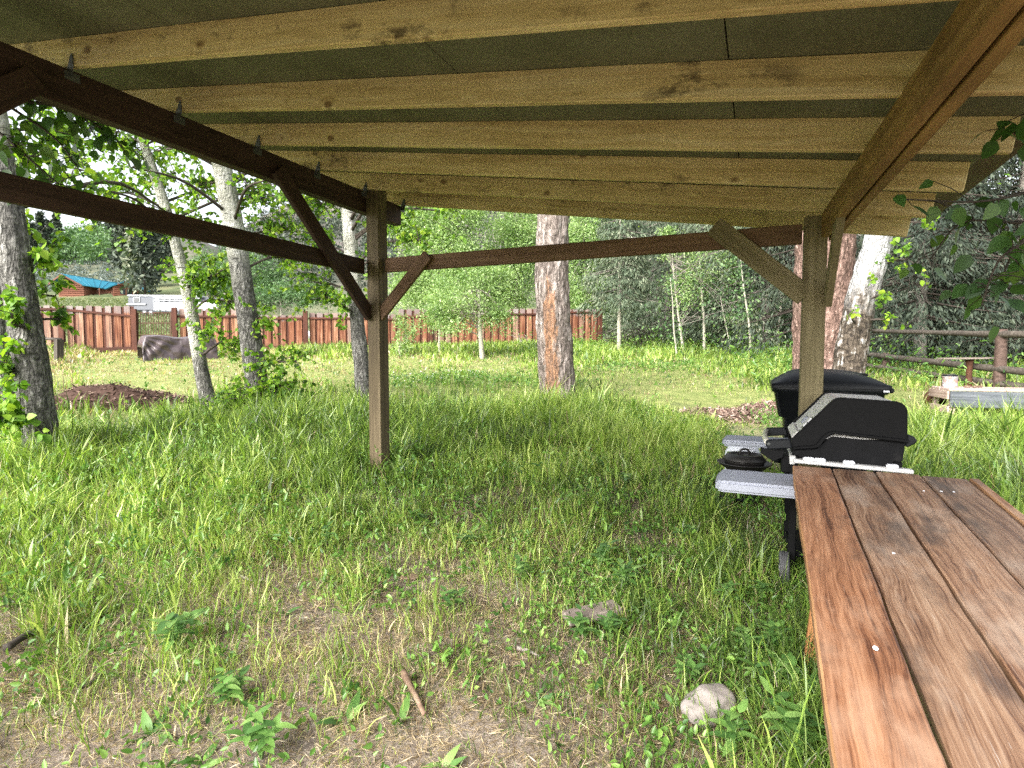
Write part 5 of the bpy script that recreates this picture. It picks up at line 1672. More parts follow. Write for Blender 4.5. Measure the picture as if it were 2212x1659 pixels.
# front trim strip, badge and thermometer on the lid slope
A_, B_ = Vector((cp(965, 928)[0], 0, cp(965, 928)[1])), Vector((cp(1245, 620)[0], 0, cp(1245, 620)[1]))
sl = (B_ - A_).normalized(); nn = Vector((-sl.z, 0, sl.x))
if nn.x > 0: nn = -nn
def on_lid(t, y, out=.004): 
    p = A_.lerp(B_, t) + nn * out
    return GC + eX * p.x + eY * y + ez * p.z
up3 = eX * nn.x + ez * nn.z
sl3 = eX * sl.x + ez * sl.z
bar('trim_strip', on_lid(.10, yn + .05, .008), on_lid(.10, yf - .05, .008), .05, .012, M_lidgrey, lid, up=up3)
bdg = bar('badge', on_lid(.44, -.02, .003), on_lid(.44, .07, .003), .05, .006, M_shelf, lid, up=up3)
th_ = bar('thermometer_plate', on_lid(.46, yn + .045, .004), on_lid(.46, yn + .105, .004), .085, .008, M_blackpl, lid, up=up3)
bar('dial', on_lid(.53, yn + .06, .010), on_lid(.53, yn + .09, .010), .028, .005, M_clip, th_, up=up3)
bar('dial', on_lid(.40, yn + .06, .010), on_lid(.40, yn + .09, .010), .028, .005, M_clip, th_, up=up3)
# side shelves
def shelf(y0, y1, x0, x1, z, label, th=.062):
    poly = [(x0 + .03, y0), (x1, y0), (x1, y1), (x0 + .04, y1), (x0 + .01, y1 - .03), (x0, (y0 + y1) / 2), (x0 + .005, y0 + .03)]
    bm = bmesh.new()
    vs = [bm.verts.new((p[0], p[1], z)) for p in poly]
    f = bm.faces.new(vs)
    e = bmesh.ops.extrude_face_region(bm, geom=[f])
    bmesh.ops.translate(bm, vec=(0, 0, -th), verts=[g for g in e['geom'] if isinstance(g, bmesh.types.BMVert)])
    bmesh.ops.recalc_face_normals(bm, faces=bm.faces)
    bmesh.ops.bevel(bm, geom=[g for g in bm.edges if abs(g.verts[0].co.z - g.verts[1].co.z) < 1e-5], offset=.014, segments=3, affect='EDGES')
    o = mesh_obj('side_shelf', from_bm('side_shelf', bm), M_shelf, grill, GB)
    o['label'] = label
    return o
shelf(yn - .40, yn - .05, -.665, .22, .66, 'near grey side shelf of the grill')
shelf(yf + .03, yf + .33, -.69, .22, .735, 'far grey side shelf of the grill', .045)
# frame rail with white clips below the cook box
rl = bar('frame_rail', GM(-.27, yn - .03, .735), GM(.30, yn - .03, .72), .05, .022, M_lidgrey, grill)
for i, x in enumerate((-.19, -.135, .005, .205)):
    bar('clip', GM(x - .028, yn - .045, .752 - .02 * (x + .27)), GM(x + .028, yn - .045, .752 - .02 * (x + .27)), .03, .022, M_clip, grill, bev=.006)
bar('frame_rail', GM(-.27, yf + .01, .735), GM(-.27, yn - .03, .735), .03, .05, M_lidgrey, grill)
ctl = bar('control_panel', GM(-.30, yn + .03, .70), GM(-.30, yf - .03, .70), .05, .10, M_blackmetal, grill)
for y in (-.12, .02, .14):
    tube_obj('knob', [GM(-.325, y, .70), GM(-.36, y, .70)], [.024, .02], M_blackpl, ctl, seg=14)
# legs, bottom tray, wheels
for x in (-.26, .24):
    for y in (yn + .02, yf - .02):
        g = GM(x, y, 0); gg = gz(g.x, g.y)
        bar('leg', Vector((g.x, g.y, gg + (.0 if y > 0 else .09))), GM(x, y, .76), .04, .04, M_blackmetal, grill, up=eX)
for x in (-.26, .24):
    bar('leg_rail', GM(x, yn + .02, .14), GM(x, yf - .02, .14), .03, .03, M_blackmetal, grill)
bar('bottom_tray', GM(-.25, 0, .165), GM(.23, 0, .165), .5, .02, M_blackmetal, grill)
bar('side_panel', GM(-.20, yn + .03, .42), GM(.2, yn + .03, .42), .012, .44, M_blackmetal, grill)
bar('heat_shield_strap', GM(.27, yn + .01, .72), GM(.33, yn + .03, .42), .012, .012, M_blackmetal, grill)
bar('heat_shield_strap', GM(.29, yn + .01, .72), GM(.35, yn + .03, .42), .012, .012, M_blackmetal, grill)
for x in (-.30, .28):
    g = GM(x, yn - .05, 0); gg = gz(g.x, g.y)
    c = Vector((g.x, g.y, gg + .098))
    prof = [(.0, -.03), (.06, -.03), (.062, -.022), (.085, -.024), (.098, -.016), (.1, 0), (.098, .016), (.085, .024), (.062, .022), (.06, .03), (0, .03)]
    bm = lathe([(.062, -.024), (.088, -.026), (.098, -.022), (.101, -.014), (.096, -.011), (.101, -.008), (.101, -.003), (.096, 0), (.101, .003), (.101, .008), (.096, .011), (.101, .014), (.098, .022), (.088, .026), (.062, .024), (.062, -.024)], 40)
    Mw = Matrix((eY, ez, eX)).transposed().to_4x4(); Mw.translation = c
    w = place(bpy.data.objects.new('wheel', None), grill, Mw)
    mesh_obj('tyre', from_bm('tyre', bm, True), M_rubber, w, Mw)
    mesh_obj('rim', from_bm('rim', lathe([(0, -.024), (.02, -.026), (.03, -.012), (.055, -.012), (.064, -.020), (.064, .020), (.055, .012), (.03, .012), (.02, .026), (0, .024)], 32), True), M_hub, w, Mw)

# ------------------------------------------------------------------ camp burner with dutch oven, gas bottle, hose
q = G(1606, 1078)
bq = q.copy()
bn = thing('camp_burner', 'low black camp burner stand beside the grill', 'burner', bq)
for a in (30, 150, 270):
    d = Vector((math.cos(rad(a)), math.sin(rad(a)), 0))
    bar('leg', bq + d * .19, bq + d * .13 + ez * .22, .02, .02, M_blackmetal, bn, up=eX)
bm = lathe([(.125, .20), (.15, .20), (.15, .225), (.125, .225), (.125, .20)], 24)
mesh_obj('ring', from_bm('ring', bm, True), M_blackmetal, bn, Matrix.Translation(bq))
mesh_obj('windscreen', from_bm('windscreen', lathe([(.145, .13), (.155, .13), (.155, .235), (.145, .235), (.145, .13)], 24), True), M_blackmetal, bn, Matrix.Translation(bq))
pq = bq + ez * .237
pan = thing('wide_pan', 'wide shallow black pan under the lidded pot', 'pan', pq)
mesh_obj('pan_bowl', from_bm('pan_bowl', lathe([(0, 0), (.12, 0), (.17, .04), (.215, .075), (.222, .080), (.21, .083), (.165, .05), (.115, .012), (0, .012)], 36), True), M_castiron, pan, Matrix.Translation(pq))
dq = pq + ez * .014
dut = thing('dutch_oven', 'black cast-iron pot with heavy ribbed lid beside the grill', 'pot', dq)
pm = Matrix.Translation(dq)
mesh_obj('pot_body', from_bm('pot_body', lathe([(0, 0), (.125, 0), (.15, .02), (.158, .075), (.166, .08), (.158, .083), (0, .083)], 36), True), M_castiron, dut, pm)
ld = mesh_obj('lid', from_bm('lid', lathe([(0, .128), (.06, .128), (.10, .122), (.108, .118), (.115, .140), (.138, .136), (.152, .115), (.170, .095), (.168, .085), (0, .085)], 36), True), M_castiron, dut, pm)
tube_obj('handle', [dq + Vector((-.04, 0, .124)), dq + Vector((-.035, 0, .165)), dq + Vector((0, 0, .178)), dq + Vector((.035, 0, .165)), dq + Vector((.04, 0, .134))], [.009] * 5, M_castiron, ld, seg=8, m=14)
# gas bottle
tq = G(1603, 1052)
tq = P(1603, 1050, bq.y + .42); tq.z = gz(tq.x, tq.y)
tk = thing('gas_bottle', 'white domed propane bottle behind the black pot', 'gas bottle', tq)
tm = Matrix.Translation(tq)
mesh_obj('tank_body', from_bm('tank_body', lathe([(0, .02), (.12, .03), (.152, .07), (.155, .12), (.155, .26), (.15, .31), (.12, .36), (.06, .385), (.025, .39), (0, .39)], 32), True), M_tank, tk, tm)
mesh_obj('foot_ring', from_bm('foot_ring', lathe([(.10, 0), (.105, 0), (.105, .05), (.10, .05), (.10, 0)], 24), True), M_tank, tk, tm)
mesh_obj('valve', from_bm('valve', lathe([(0, .385), (.018, .385), (.018, .40), (.03, .403), (.03, .412), (0, .412)], 12), True), M_chrome, tk, tm)
# hose coiled on the grass
hq = G(1575, 1078)
pts = []
for i in range(60):
    a = i * .42; r = .19 + .035 * math.sin(i * .9) + .001 * i
    x, y = hq.x - .02 + r * math.cos(a) * 1.15, hq.y + .12 + r * math.sin(a)
    pts.append(Vector((x, y, gz(x, y) + .03 + .012 * math.sin(i * 1.3) + .0004 * i)))
pts += [bq + Vector((-.18, .12, .12)), bq + Vector((-.1, .05, .19))]
ho, _ = tube_obj('gas_hose', pts, [.010] * len(pts), M_blackpl, None, seg=7, m=260)
tag(ho, 'black rubber hose coiled in the grass under the pot', 'hose')

# ------------------------------------------------------------------ black wheeled refuse bin
def build_bin():
    cl = P(1690, 830, 4.72); cr = P(1920, 838, 4.30)
    c = P(1782, 830, 4.55)
    base = Vector((c.x, c.y, gz(c.x, c.y)))
    H = c.z - base.z                                   # rim height
    MB_ = Matrix((eX, eY, ez)).transposed().to_4x4(); MB_.translation = base
    root = thing('refuse_bin', 'large black plastic refuse bin with sloping lid behind the grill', 'bin', MB_)
    hx0, hy0 = .43, .30
    def ring(bm, z, hx, hy, r=.07, n=5):
        vs = []
        for (sx, sy, a0) in ((1, 1, 0), (-1, 1, 90), (-1, -1, 180), (1, -1, 270)):
            for k in range(n):
                a = rad(a0 + 90 * k / (n - 1))
                vs.append(bm.verts.new((sx * (hx - r) + r * math.cos(a), sy * (hy - r) + r * math.sin(a), z)))
        return vs
    def loft(rings, cap=True):
        bm = bmesh.new()
        rs = [ring(bm, *q) for q in rings]
        for a, b in zip(rs, rs[1:]):
            m = len(a)
            for i in range(m):
                bm.faces.new((a[i], a[(i + 1) % m], b[(i + 1) % m], b[i]))
        if cap:
            bm.faces.new(rs[0][::-1]); bm.faces.new(rs[-1])
        return bm
    b = loft([(.03, .27, .23), (.05, .28, .24), (H - .27, .305, .265), (H - .26, .345, .285), (H - .06, .38, .305), (H - .055, .40, .32), (H, .405, .325), (H + .002, .39, .31), (H - .02, .38, .30)])
    mesh_obj('bin_body', from_bm('bin_body', b, True), M_blackpl, root, MB_)
    n = 20
    bm = bmesh.new()
    V = []
    for j in range(n + 1):
        for i in range(n + 1):
            x, y = (i / n * 2 - 1), (j / n * 2 - 1)
            e = max(abs(x), abs(y))
            px = math.copysign(min(abs(x), 1), x) * .405; py = y * .33
            k = (1 - abs(x) ** 3.2) * (1 - abs(y) ** 4)
            z = H + .012 + .105 * k * (1 - .18 * x)
            if abs(y) < .30 and abs(x) < .8: z += .010
            if .62 < x < .9 and abs(y) < .5: z -= .035
            if -.93 < x < -.74 and abs(y) < .35: z -= .02
            V.append(bm.verts.new((px, py, z)))
    for j in range(n):
        for i in range(n):
            bm.faces.new((V[j * (n + 1) + i], V[j * (n + 1) + i + 1], V[(j + 1) * (n + 1) + i + 1], V[(j + 1) * (n + 1) + i]))
    bd = [e for e in bm.edges if e.is_boundary]
    ex_ = bmesh.ops.extrude_edge_only(bm, edges=bd)
    bmesh.ops.translate(bm, vec=(0, 0, -.03), verts=[g for g in ex_['geom'] if isinstance(g, bmesh.types.BMVert)])
    bmesh.ops.recalc_face_normals(bm, faces=bm.faces)
    lid_ = mesh_obj('lid', from_bm('lid', bm, True), M_blackpl, root, MB_)
    def W(x, y, z): return base + eX * x + eY * y + ez * z
    bar('lid_grip', W(.27, -.12, H + .085), W(.27, .12, H + .085), .03, .02, M_blackpl, lid_)
    bar('handle', W(.425, -.22, H - .03), W(.425, .22, H - .03), .035, .04, M_blackpl, root, bev=.012)
    bar('label_plate', W(.35, -.333, H - .03), W(.39, -.333, H - .03), .004, .014, M_clip, root, bev=0)
    for y in (-.27, .27):
        g = W(.33, y, 0)
        cc = Vector((g.x, g.y, gz(g.x, g.y) + .12))
        Mw = Matrix((eX, ez, -eY)).transposed().to_4x4(); Mw.translation = cc
        w = mesh_obj('wheel', from_bm('wheel', lathe([(0, -.025), (.08, -.025), (.115, -.03), (.12, 0), (.115, .03), (.08, .025), (0, .025)], 24), True), M_blackpl, root, Mw)
build_bin()

# ------------------------------------------------------------------ stone, scrap wood and sticks on the ground
q = G(1530, 1545)
so = mesh_obj('stone', rock_mesh('stone', (.105, .075, .085), 4.4, 4, .8), M_stone, None, Matrix.Translation(q + ez * .045) @ Matrix.Rotation(.25, 4, 'Z'))
tag(so, 'smooth grey-brown stone in the grass near the table', 'stone')
a, b = G(1222, 1356), G(1335, 1338)
sw = bar('scrap_board', a + ez * .045, b + ez * .065, .11, .04, M_driftwood, None, bev=.006, wob=.006)
tag(sw, 'short weathered grey scrap board lying among weeds', 'board')
def stick(pts, r, label, mat=M_stick):
    p = [G(x, y) for x, y in pts]
    p = [v + ez * (r * 1.6 + .012) for v in p]
    o, _ = tube_obj('stick', p, list(np.linspace(r, r * .6, len(p))), mat, None, seg=8, m=22, amp=.35, freq=4, seed=pts[0][0])
    tag(o, label, 'stick', 'sticks lying on the trampled ground')
stick([(872, 1470), (886, 1500), (902, 1530), (917, 1562)], .015, 'thick barkless stick lying in the lower middle of the trampled ground')
stick([(1118, 1412), (1140, 1418), (1165, 1430)], .010, 'short pale stick below the grey scrap board', M_deadtwig)
stick([(520, 1252), (545, 1262), (570, 1258)], .007, 'thin grey twig on bare soil left of centre', M_deadtwig)
stick([(1460, 1150), (1470, 1160), (1500, 1158), (1530, 1163)], .014, 'reddish stick on the grass left of the grill')
stick([(1580, 1530), (1600, 1560), (1625, 1590)], .010, 'brown stick beside the smooth stone')
stick([(170, 1500), (195, 1492), (222, 1470)], .012, 'dark stick on the bare soil at lower left', M_twig)
stick([(15, 1420), (60, 1390), (90, 1378)], .020, 'dark rotten stick at the left picture edge', M_twig)
q = G(1650, 1640)
o = mesh_obj('wood_chunk', rock_mesh('wood_chunk', (.05, .03, .03), 9.1, 3), M_stick, None, Matrix.Translation(q + ez * .02))
tag(o, 'split brown chunk of wood in the grass below the stone', 'wood chunk')
q = G(885, 1250)
o = mesh_obj('bark_chunk', rock_mesh('bark_chunk', (.07, .04, .02), 2.2, 3), M_stick, None, Matrix.Translation(q + ez * .015))
tag(o, 'curled brown bark piece on the trampled ground, picture middle', 'bark')

# ------------------------------------------------------------------ grass: control points (px, py, height m, density, dry share)
CP = np.array([
 # far lawn
 (60, 800, .09, .6, .97), (250, 800, .07, .6, .97), (420, 815, .07, .6, .97), (250, 770, .10, .6, .95), (500, 780, .08, .6, .93), (650, 790, .08, .6, .85), (560, 820, .1, .6, .85), (330, 840, .07, .6, .95),
 (880, 780, .07, .6, .8), (880, 815, .08, .9, .25), (1050, 790, .07, .7, .75), (760, 800, .08, .7, .75), (1060, 820, .10, 1.0, .1), (1120, 840, .13, 1.0, .12), (980, 850, .16, 1.0, .1),
 (1350, 800, .08, .8, .6), (1450, 800, .09, .8, .6), (1600, 800, .25, .9, .1), (1300, 770, .35, .9, .1), (1450, 765, .42, 1.0, .05), (1650, 770, .50, 1.0, .05), (1690, 820, .35, 1.0, .08),
 (1420, 850, .09, .95, .6), (1560, 830, .09, .95, .6), (1480, 830, .08, .95, .62), (1350, 830, .09, .95, .55), (1580, 890, .05, .15, .5), (1500, 880, .06, .35, .5), (1660, 900, .06, .15, .5),
 (200, 752, .55, .8, .6), (90, 760, .4, .7, .6), (450, 756, .4, .8, .5), (700, 766, .35, .8, .4), (900, 762, .35, .8, .35), (1000, 762, .3, .9, .3), (1130, 752, .35, .9, .2), (2030, 893, .07, .3, .55), (1960, 905, .08, .4, .5),
 # lush band
 (60, 900, .38, .9, .1), (250, 890, .28, .9, .2), (240, 850, .10, .3, .7), (350, 920, .34, 1.0, .1), (480, 900, .36, 1.0, .08), (620, 900, .40, 1.0, .06), (760, 930, .34, 1.0, .06), (900, 920, .28, 1.0, .06), (1050, 920, .26, 1.0, .06),
 (1180, 890, .34, 1.0, .1), (1280, 890, .38, 1.0, .08), (1400, 930, .22, 1.0, .12), (1500, 960, .20, .9, .15),
 (100, 1010, .26, 1.0, .15), (300, 1020, .23, 1.0, .1), (500, 1010, .23, 1.0, .08), (700, 1030, .22, 1.0, .08), (850, 1030, .24, 1.0, .08), (1000, 1020, .20, 1.0, .12), (1200, 1030, .18, .9, .25), (1400, 1030, .18, .9, .25), (1550, 1060, .18, .8, .25),
 (80, 1120, .18, .95, .2), (250, 1120, .17, .95, .18), (450, 1130, .15, .9, .2), (650, 1120, .14, .85, .3), (850, 1120, .13, .75, .35), (1000, 1130, .14, .6, .45), (1200, 1130, .13, .6, .45), (1400, 1120, .14, .65, .4), (1600, 1130, .15, .7, .35), (1530, 1090, .20, .8, .2),
 # trampled foreground
 (60, 1230, 0.162, 1, 0.246), (200, 1260, 0.123, 0.895, 0.369), (100, 1340, 0.133, 0.895, 0.328), (350, 1240, 0.142, 1, 0.287), (560, 1240, 0.123, 0.818, 0.41), (760, 1230, 0.114, 0.818, 0.41), (950, 1230, 0.104, 0.74, 0.451), (1150, 1230, 0.104, 0.818, 0.41), (1350, 1250, 0.114, 0.895, 0.369), (1560, 1230, 0.123, 1, 0.328),
 (60, 1460, 0.0608, 0.622, 0.574), (250, 1440, 0.0608, 0.622, 0.533), (450, 1400, 0.0836, 0.79, 0.451), (450, 1260, 0.142, 0.895, 0.328), (650, 1400, 0.0608, 0.622, 0.574), (850, 1380, 0.076, 0.507, 0.533), (1050, 1400, 0.0684, 0.748, 0.492), (1250, 1450, 0.0684, 0.79, 0.492), (1450, 1400, 0.0912, 0.999, 0.41), (1650, 1400, 0.129, 1, 0.205),
 (60, 1620, 0.0456, 0.455, 0.656), (300, 1600, 0.0532, 0.539, 0.574), (550, 1560, 0.0532, 0.581, 0.574), (800, 1560, 0.0684, 0.685, 0.533), (1000, 1600, 0.0608, 0.622, 0.574), (1250, 1600, 0.0684, 0.685, 0.533), (1450, 1600, 0.0836, 0.894, 0.451), (1620, 1580, 0.114, 1, 0.287), (1730, 1560, 0.167, 1, 0.0984), (1720, 1480, 0.167, 1, 0.0984),
 # right of the grill
 (1980, 920, .34, 1.0, .12), (2100, 930, .34, 1.0, .12), (2200, 980, .36, 1.0, .08), (2000, 1000, .34, 1.0, .08), (2100, 880, .26, .8, .35), (1960, 870, .1, .35, .6), (2000, 830, .3, .8, .3), (2150, 780, .4, .9, .2), (1950, 770, .4, .9, .2), (1800, 1100, .15, .6, .3),
], float)
SKIP = []                                               # ground kept free: (x, y, r)

def field(px, py):
    out = np.zeros((len(px), 3))
    # rows are squeezed with distance: compare in log-depth rather than raw rows
    ly = np.log(np.maximum(py - 700, 12)) * 260
    cy = np.log(np.maximum(CP[:, 1] - 700, 12)) * 260
    for s in range(0, len(px), 40000):
        e = s + 40000
        d2 = (px[s:e, None] - CP[None, :, 0]) ** 2 + (ly[s:e, None] - cy[None]) ** 2 + 400
        w = 1 / d2 ** 2
        w /= w.sum(1, keepdims=True)
        out[s:e] = w @ CP[:, 2:]
    return out

def vnoise(x, y, sc, seed):
    """cheap smooth value noise"""
    g = np.random.default_rng(seed).random((64, 64))
    u, v = x * sc + 1000, y * sc + 1000
    i, j = np.floor(u).astype(int), np.floor(v).astype(int)
    fu, fv = u - i, v - j
    fu, fv = fu * fu * (3 - 2 * fu), fv * fv * (3 - 2 * fv)
    a, b = g[i % 64, j % 64], g[(i + 1) % 64, j % 64]
    c, d = g[i % 64, (j + 1) % 64], g[(i + 1) % 64, (j + 1) % 64]
    return (a * (1 - fu) + b * fu) * (1 - fv) + (c * (1 - fu) + d * fu) * fv

def ground_samples(n, r0, r1, half, bias=1.0):
    r = np.sqrt(rng.random(n) ** bias * (r1 * r1 - r0 * r0) + r0 * r0)
    a = (rng.random(n) * 2 - 1) * rad(half)
    x, y = r * np.sin(a), r * np.cos(a)
    return x, y, ground_np(x, y)

def blades(name, label, n, r0, r1, half, width, segs, bias=1.0, hscale=1.0, clump=.0):
    x, y, z = ground_samples(n, r0, r1, half, bias)
    if clump:
        k = n // 20
        cx, cy, cz = ground_samples(k, r0, r1, half, bias)
        pick = rng.integers(0, k, n)
        m = rng.random(n) < clump
        sp = .03 + .04 * rng.random(k)[pick]
        x = np.where(m, cx[pick] + rng.normal(size=n) * sp, x); y = np.where(m, cy[pick] + rng.normal(size=n) * sp, y)
        z = ground_np(x, y)
        chh = np.where(m, rng.uniform(.7, 1.45, k)[pick], .85); ctt = np.where(m, rng.normal(0, .17, k)[pick], 0)
    else:
        chh = np.ones(n); ctt = np.zeros(n)
    px, py = proj_np(np.stack([x, y, z], 1))
    f = field(np.clip(px, -40, 2250), np.clip(py, 740, 1700))
    n1 = vnoise(x, y, 2.2, 5); n2 = vnoise(x, y, 6.5, 9); n3 = vnoise(x, y, .9, 3)
    dens = f[:, 1] * (.35 + 1.3 * (.55 * n1 + .45 * n2))
    bare = np.clip((.86 - f[:, 1]) / .4, 0, 1)              # worn ground keeps its grass in patches
    dens *= (1 - bare) + bare * np.clip((.5 * n1 + .5 * n2 - .36) * 5.5, .06, 1.5)
    # grass only where earth is open: not under the mulch heaps, bin, platform
    keep = rng.random(n) < np.clip(dens, 0, 1)
    for (sx, sy, sr, se) in SKIPS:
        keep &= ((x - sx) / sr) ** 2 + ((y - sy) / se) ** 2 > 1
    x, y, z, f, n1, n2, n3, chh, ctt = x[keep], y[keep], z[keep], f[keep], n1[keep], n2[keep], n3[keep], chh[keep], ctt[keep]
    n = len(x)
    dry = (rng.random(n) < np.clip(f[:, 2] * (.5 + n2) , 0, .97)).astype(float)
    dry = np.clip(dry + rng.random(n) * .18, 0, 1)
    h = f[:, 0] * (.45 + .9 * rng.random(n)) * (.65 + .7 * n1) * hscale * chh
    h = np.where(dry > .7, h * .7, h) + .015
    dist = np.hypot(x, y)
    wide = np.where(rng.random(n) < .12, 2.1, 1.0)
    w = width * wide * (.55 + .8 * rng.random(n)) * np.clip(dist / 4.0, .8, 6) * np.clip(h / .16, .6, 1.3)
    a = rng.random(n) * 6.283
    wind = np.stack([np.cos(a), np.sin(a)], 1)
    lean = h * (.15 + .95 * rng.random(n) ** 1.2)
    flat = (dry > .7) & (rng.random(n) < .45)
    lean = np.where(flat, h * 1.3, lean); hz = np.where(flat, h * .25, h * np.sqrt(np.clip(1 - (lean / h / 1.25) ** 2, .2, 1)))
    sd = np.stack([-wind[:, 1], wind[:, 0]], 1)
    tw = rng.random(n) * 6.283
    sd = np.stack([np.cos(tw), np.sin(tw)], 1) * .75 + sd * .5
    B = np.stack([x, y, z - .008], 1)
    ts = np.linspace(0, 1, segs + 1)
    rows = []
    for t in ts[:-1]:
        c = B.copy()
        c[:, :2] += wind * (lean * t ** 2.0)[:, None]
        c[:, 2] += hz * (t * (1.25 - .25 * t) if True else t)
        ww = (w * .5 * (1 - .55 * t))[:, None]
        l = c.copy(); l[:, :2] -= sd * ww
        r = c.copy(); r[:, :2] += sd * ww
        rows += [l, r]
    tip = B.copy()
    tip[:, :2] += wind * lean[:, None]
    tip[:, 2] += hz
    rows.append(tip)
    k = len(rows)
    V = np.stack(rows, 1).reshape(-1, 3)
    idx = np.arange(n)[:, None] * k
    fl, ls = [], []
    quads = []
    for s in range(segs - 1):
        quads += [2 * s, 2 * s + 1, 2 * s + 3, 2 * s + 2]
    pat = np.array(quads + [2 * segs - 2, 2 * segs - 1, 2 * segs])
    fl = (idx + pat[None]).ravel()
    st = np.array([4 * s for s in range(segs - 1)] + [4 * (segs - 1)])
    ls = (np.arange(n)[:, None] * len(pat) + st[None]).ravel()
    tint = np.clip(rng.normal(.46, .27, n) + (n3 - .5) * .55 + (n2 - .5) * .25 + ctt, 0, 1)
    ob = mesh_obj(name, np_mesh(name, V, fl, ls, {'tint': np.repeat(tint, k), 'dry': np.repeat(dry, k)}), L_grass)
    tag(ob, label, None, None, 'stuff')
    return ob
SKIPS = [(cM.x, cM.y, 1.3, .75), (GC.x, GC.y, .2, .2)]
blades('grass', 'green and dry grass blades covering the near ground', 96000, 1.3, 4.5, 52, .0066, 3, bias=1.0, clump=.68)
blades('grass', 'long grass round the shelter posts and the aspen feet', 175000, 4.4, 8.8, 52, .0068, 2, bias=.95, clump=.6)
blades('grass', 'grass of the far lawn and the weedy edges', 240000, 8.4, 33, 48, .0068, 2, bias=.75)

# flattened dry straw
def straw(n):
    x, y, z = ground_samples(n, 1.3, 6.5, 52, 1.1)
    px, py = proj_np(np.stack([x, y, z], 1))
    f = field(np.clip(px, -40, 2250), np.clip(py, 740, 1700))
    keep = rng.random(n) < np.clip((f[:, 2] * 1.5) * (.25 + 1.2 * vnoise(x, y, 3.5, 21)), 0, 1)
    x, y, z = x[keep], y[keep], z[keep]
    n = len(x)
    a = rng.random(n) * 6.283
    D = unit(np.stack([np.cos(a), np.sin(a), rng.normal(size=n) * .22 + .05], 1))
    C = np.stack([x, y, z + .003 + .016 * rng.random(n)], 1)
    V, fl, ls, at = leaves_np(C, D, rand_dirs(n, up=1.2), .015 + .05 * rng.random(n), .055, rng.random(n), cheap=True, dry=np.ones(n))
    ob = mesh_obj('straw_litter', np_mesh('straw_litter', V, fl, ls, at), L_grass)
    tag(ob, 'flattened dry straw lying over the bare soil', None, None, 'stuff')
straw(340000)

# low leafy ground cover (clover, seedlings, weeds)
def cover(n, r0, r1, label, size, hgt, test, mat=L_weed, width=.55):
    x, y, z = ground_samples(n, r0, r1, 50, .8)
    px, py = proj_np(np.stack([x, y, z], 1))
    k = rng.random(n) < test(px, py, x, y)
    x, y, z = x[k], y[k], z[k]
    n = len(x)
    m = 4
    C = np.repeat(np.stack([x, y, z], 1), m, 0)
    C[:, :2] += rng.normal(size=(n * m, 2)) * .03
    C[:, 2] += np.abs(rng.normal(size=n * m)) * hgt + .01
    ob = leaf_cloud('ground_cover', C, size, mat, None, width=width, droop=-.35, up_n=1.4, tint=np.repeat(np.clip(rng.normal(.5, .22, n), 0, 1), m))
    tag(ob, label, None, None, 'stuff')
gs = lambda px, py, cx, cy, sx, sy: np.exp(-((px - cx) / sx) ** 2 - ((py - cy) / sy) ** 2)
cover(30000, 1.3, 6, 'small leafy weeds sprouting through the trampled ground', .034, .03,
      lambda px, py, x, y: np.clip(.22 + .8 * gs(px, py, 1650, 1480, 190, 260) + .55 * gs(px, py, 1300, 1290, 170, 90) + .3 * gs(px, py, 1500, 1200, 150, 90), 0, 1) * (vnoise(x, y, 3.0, 40) > .42))
cover(16000, 3.5, 9, 'broad leaves mixed into the long grass round the shelter', .05, .13,
      lambda px, py, x, y: .5 * (vnoise(x, y, 1.6, 44) > .5), width=.4)
cover(26000, 8.5, 24, 'clover patch and broad weeds on the far lawn', .075, .05,
      lambda px, py, x, y: np.clip(gs(px, py, 980, 825, 200, 14) + .6 * gs(px, py, 1450, 790, 200, 14) + .03, 0, 1))
cover(9000, 10, 30, 'tall leafy undergrowth along the edge of the spruces', .13, .42,
      lambda px, py, x, y: np.clip(1.1 * gs(px, py, 1480, 758, 230, 14) + gs(px, py, 1660, 800, 70, 40), 0, 1), width=.4)
cover(7000, 9, 19, 'leafy undergrowth beneath the pole fence', .11, .40,
      lambda px, py, x, y: np.clip(gs(px, py, 2050, 790, 200, 40), 0, 1), width=.4)
# white clover heads
x, y, z = ground_samples(5000, 9, 17, 30)
px, py = proj_np(np.stack([x, y, z], 1))
k = rng.random(5000) < np.clip(gs(px, py, 900, 820, 110, 12) + gs(px, py, 980, 808, 90, 8) * .6, 0, 1) * .35
C = np.stack([x, y, z + .10], 1)[k]
ob = leaf_cloud('clover_blossoms', C, .035, leafmat('clover_head', [(0, (.45, .47, .42)), (1, (.75, .75, .72))], trans=.2), None, width=.9, cheap=True)
tag(ob, 'white clover blossoms sprinkled over the lawn', None, None, 'stuff')

# ------------------------------------------------------------------ leafy shrubs round the aspen feet
def shrub(label, bx, by, blobs, n, size=.06):
    q = G(bx, by)
    root = thing('leafy_shrub', label, 'shrub', q, 'shrubs round the aspen feet')
    tb = Tubes(); lp = []
    for (x, y, rx, ry) in blobs:
        c = P(x, y, q.y + R.uniform(-.3, .3))
        for s in range(5):
            e = c + Vector((R.gauss(0, px_r(rx, q.y) * .7), R.gauss(0, .25), R.gauss(0, px_r(ry, q.y) * .6)))
            b = q + Vector(((e.x - q.x) * .6, R.uniform(-.15, .15), 0)); b.z = gz(b.x, b.y)
            pth = spline([b, b.lerp(e, .5) + Vector((0, 0, .05)), e], 7)
            tb.add(pth, list(np.linspace(.007, .002, 7)), 4, cap=False)
            for k in range(n // (5 * len(blobs))):
                t = R.uniform(.25, 1) * 5.99; i = int(t)
                lp.append(pth[i].lerp(pth[i + 1], t - i) + Vector((R.gauss(0, .035), R.gauss(0, .035), R.gauss(0, .03))))
    tb.obj('stems', M_twig, root, q)
    crown_parts(root, lp, size, L_aspen, LEAF_ASPEN, 40, width=.6, droop=.2)
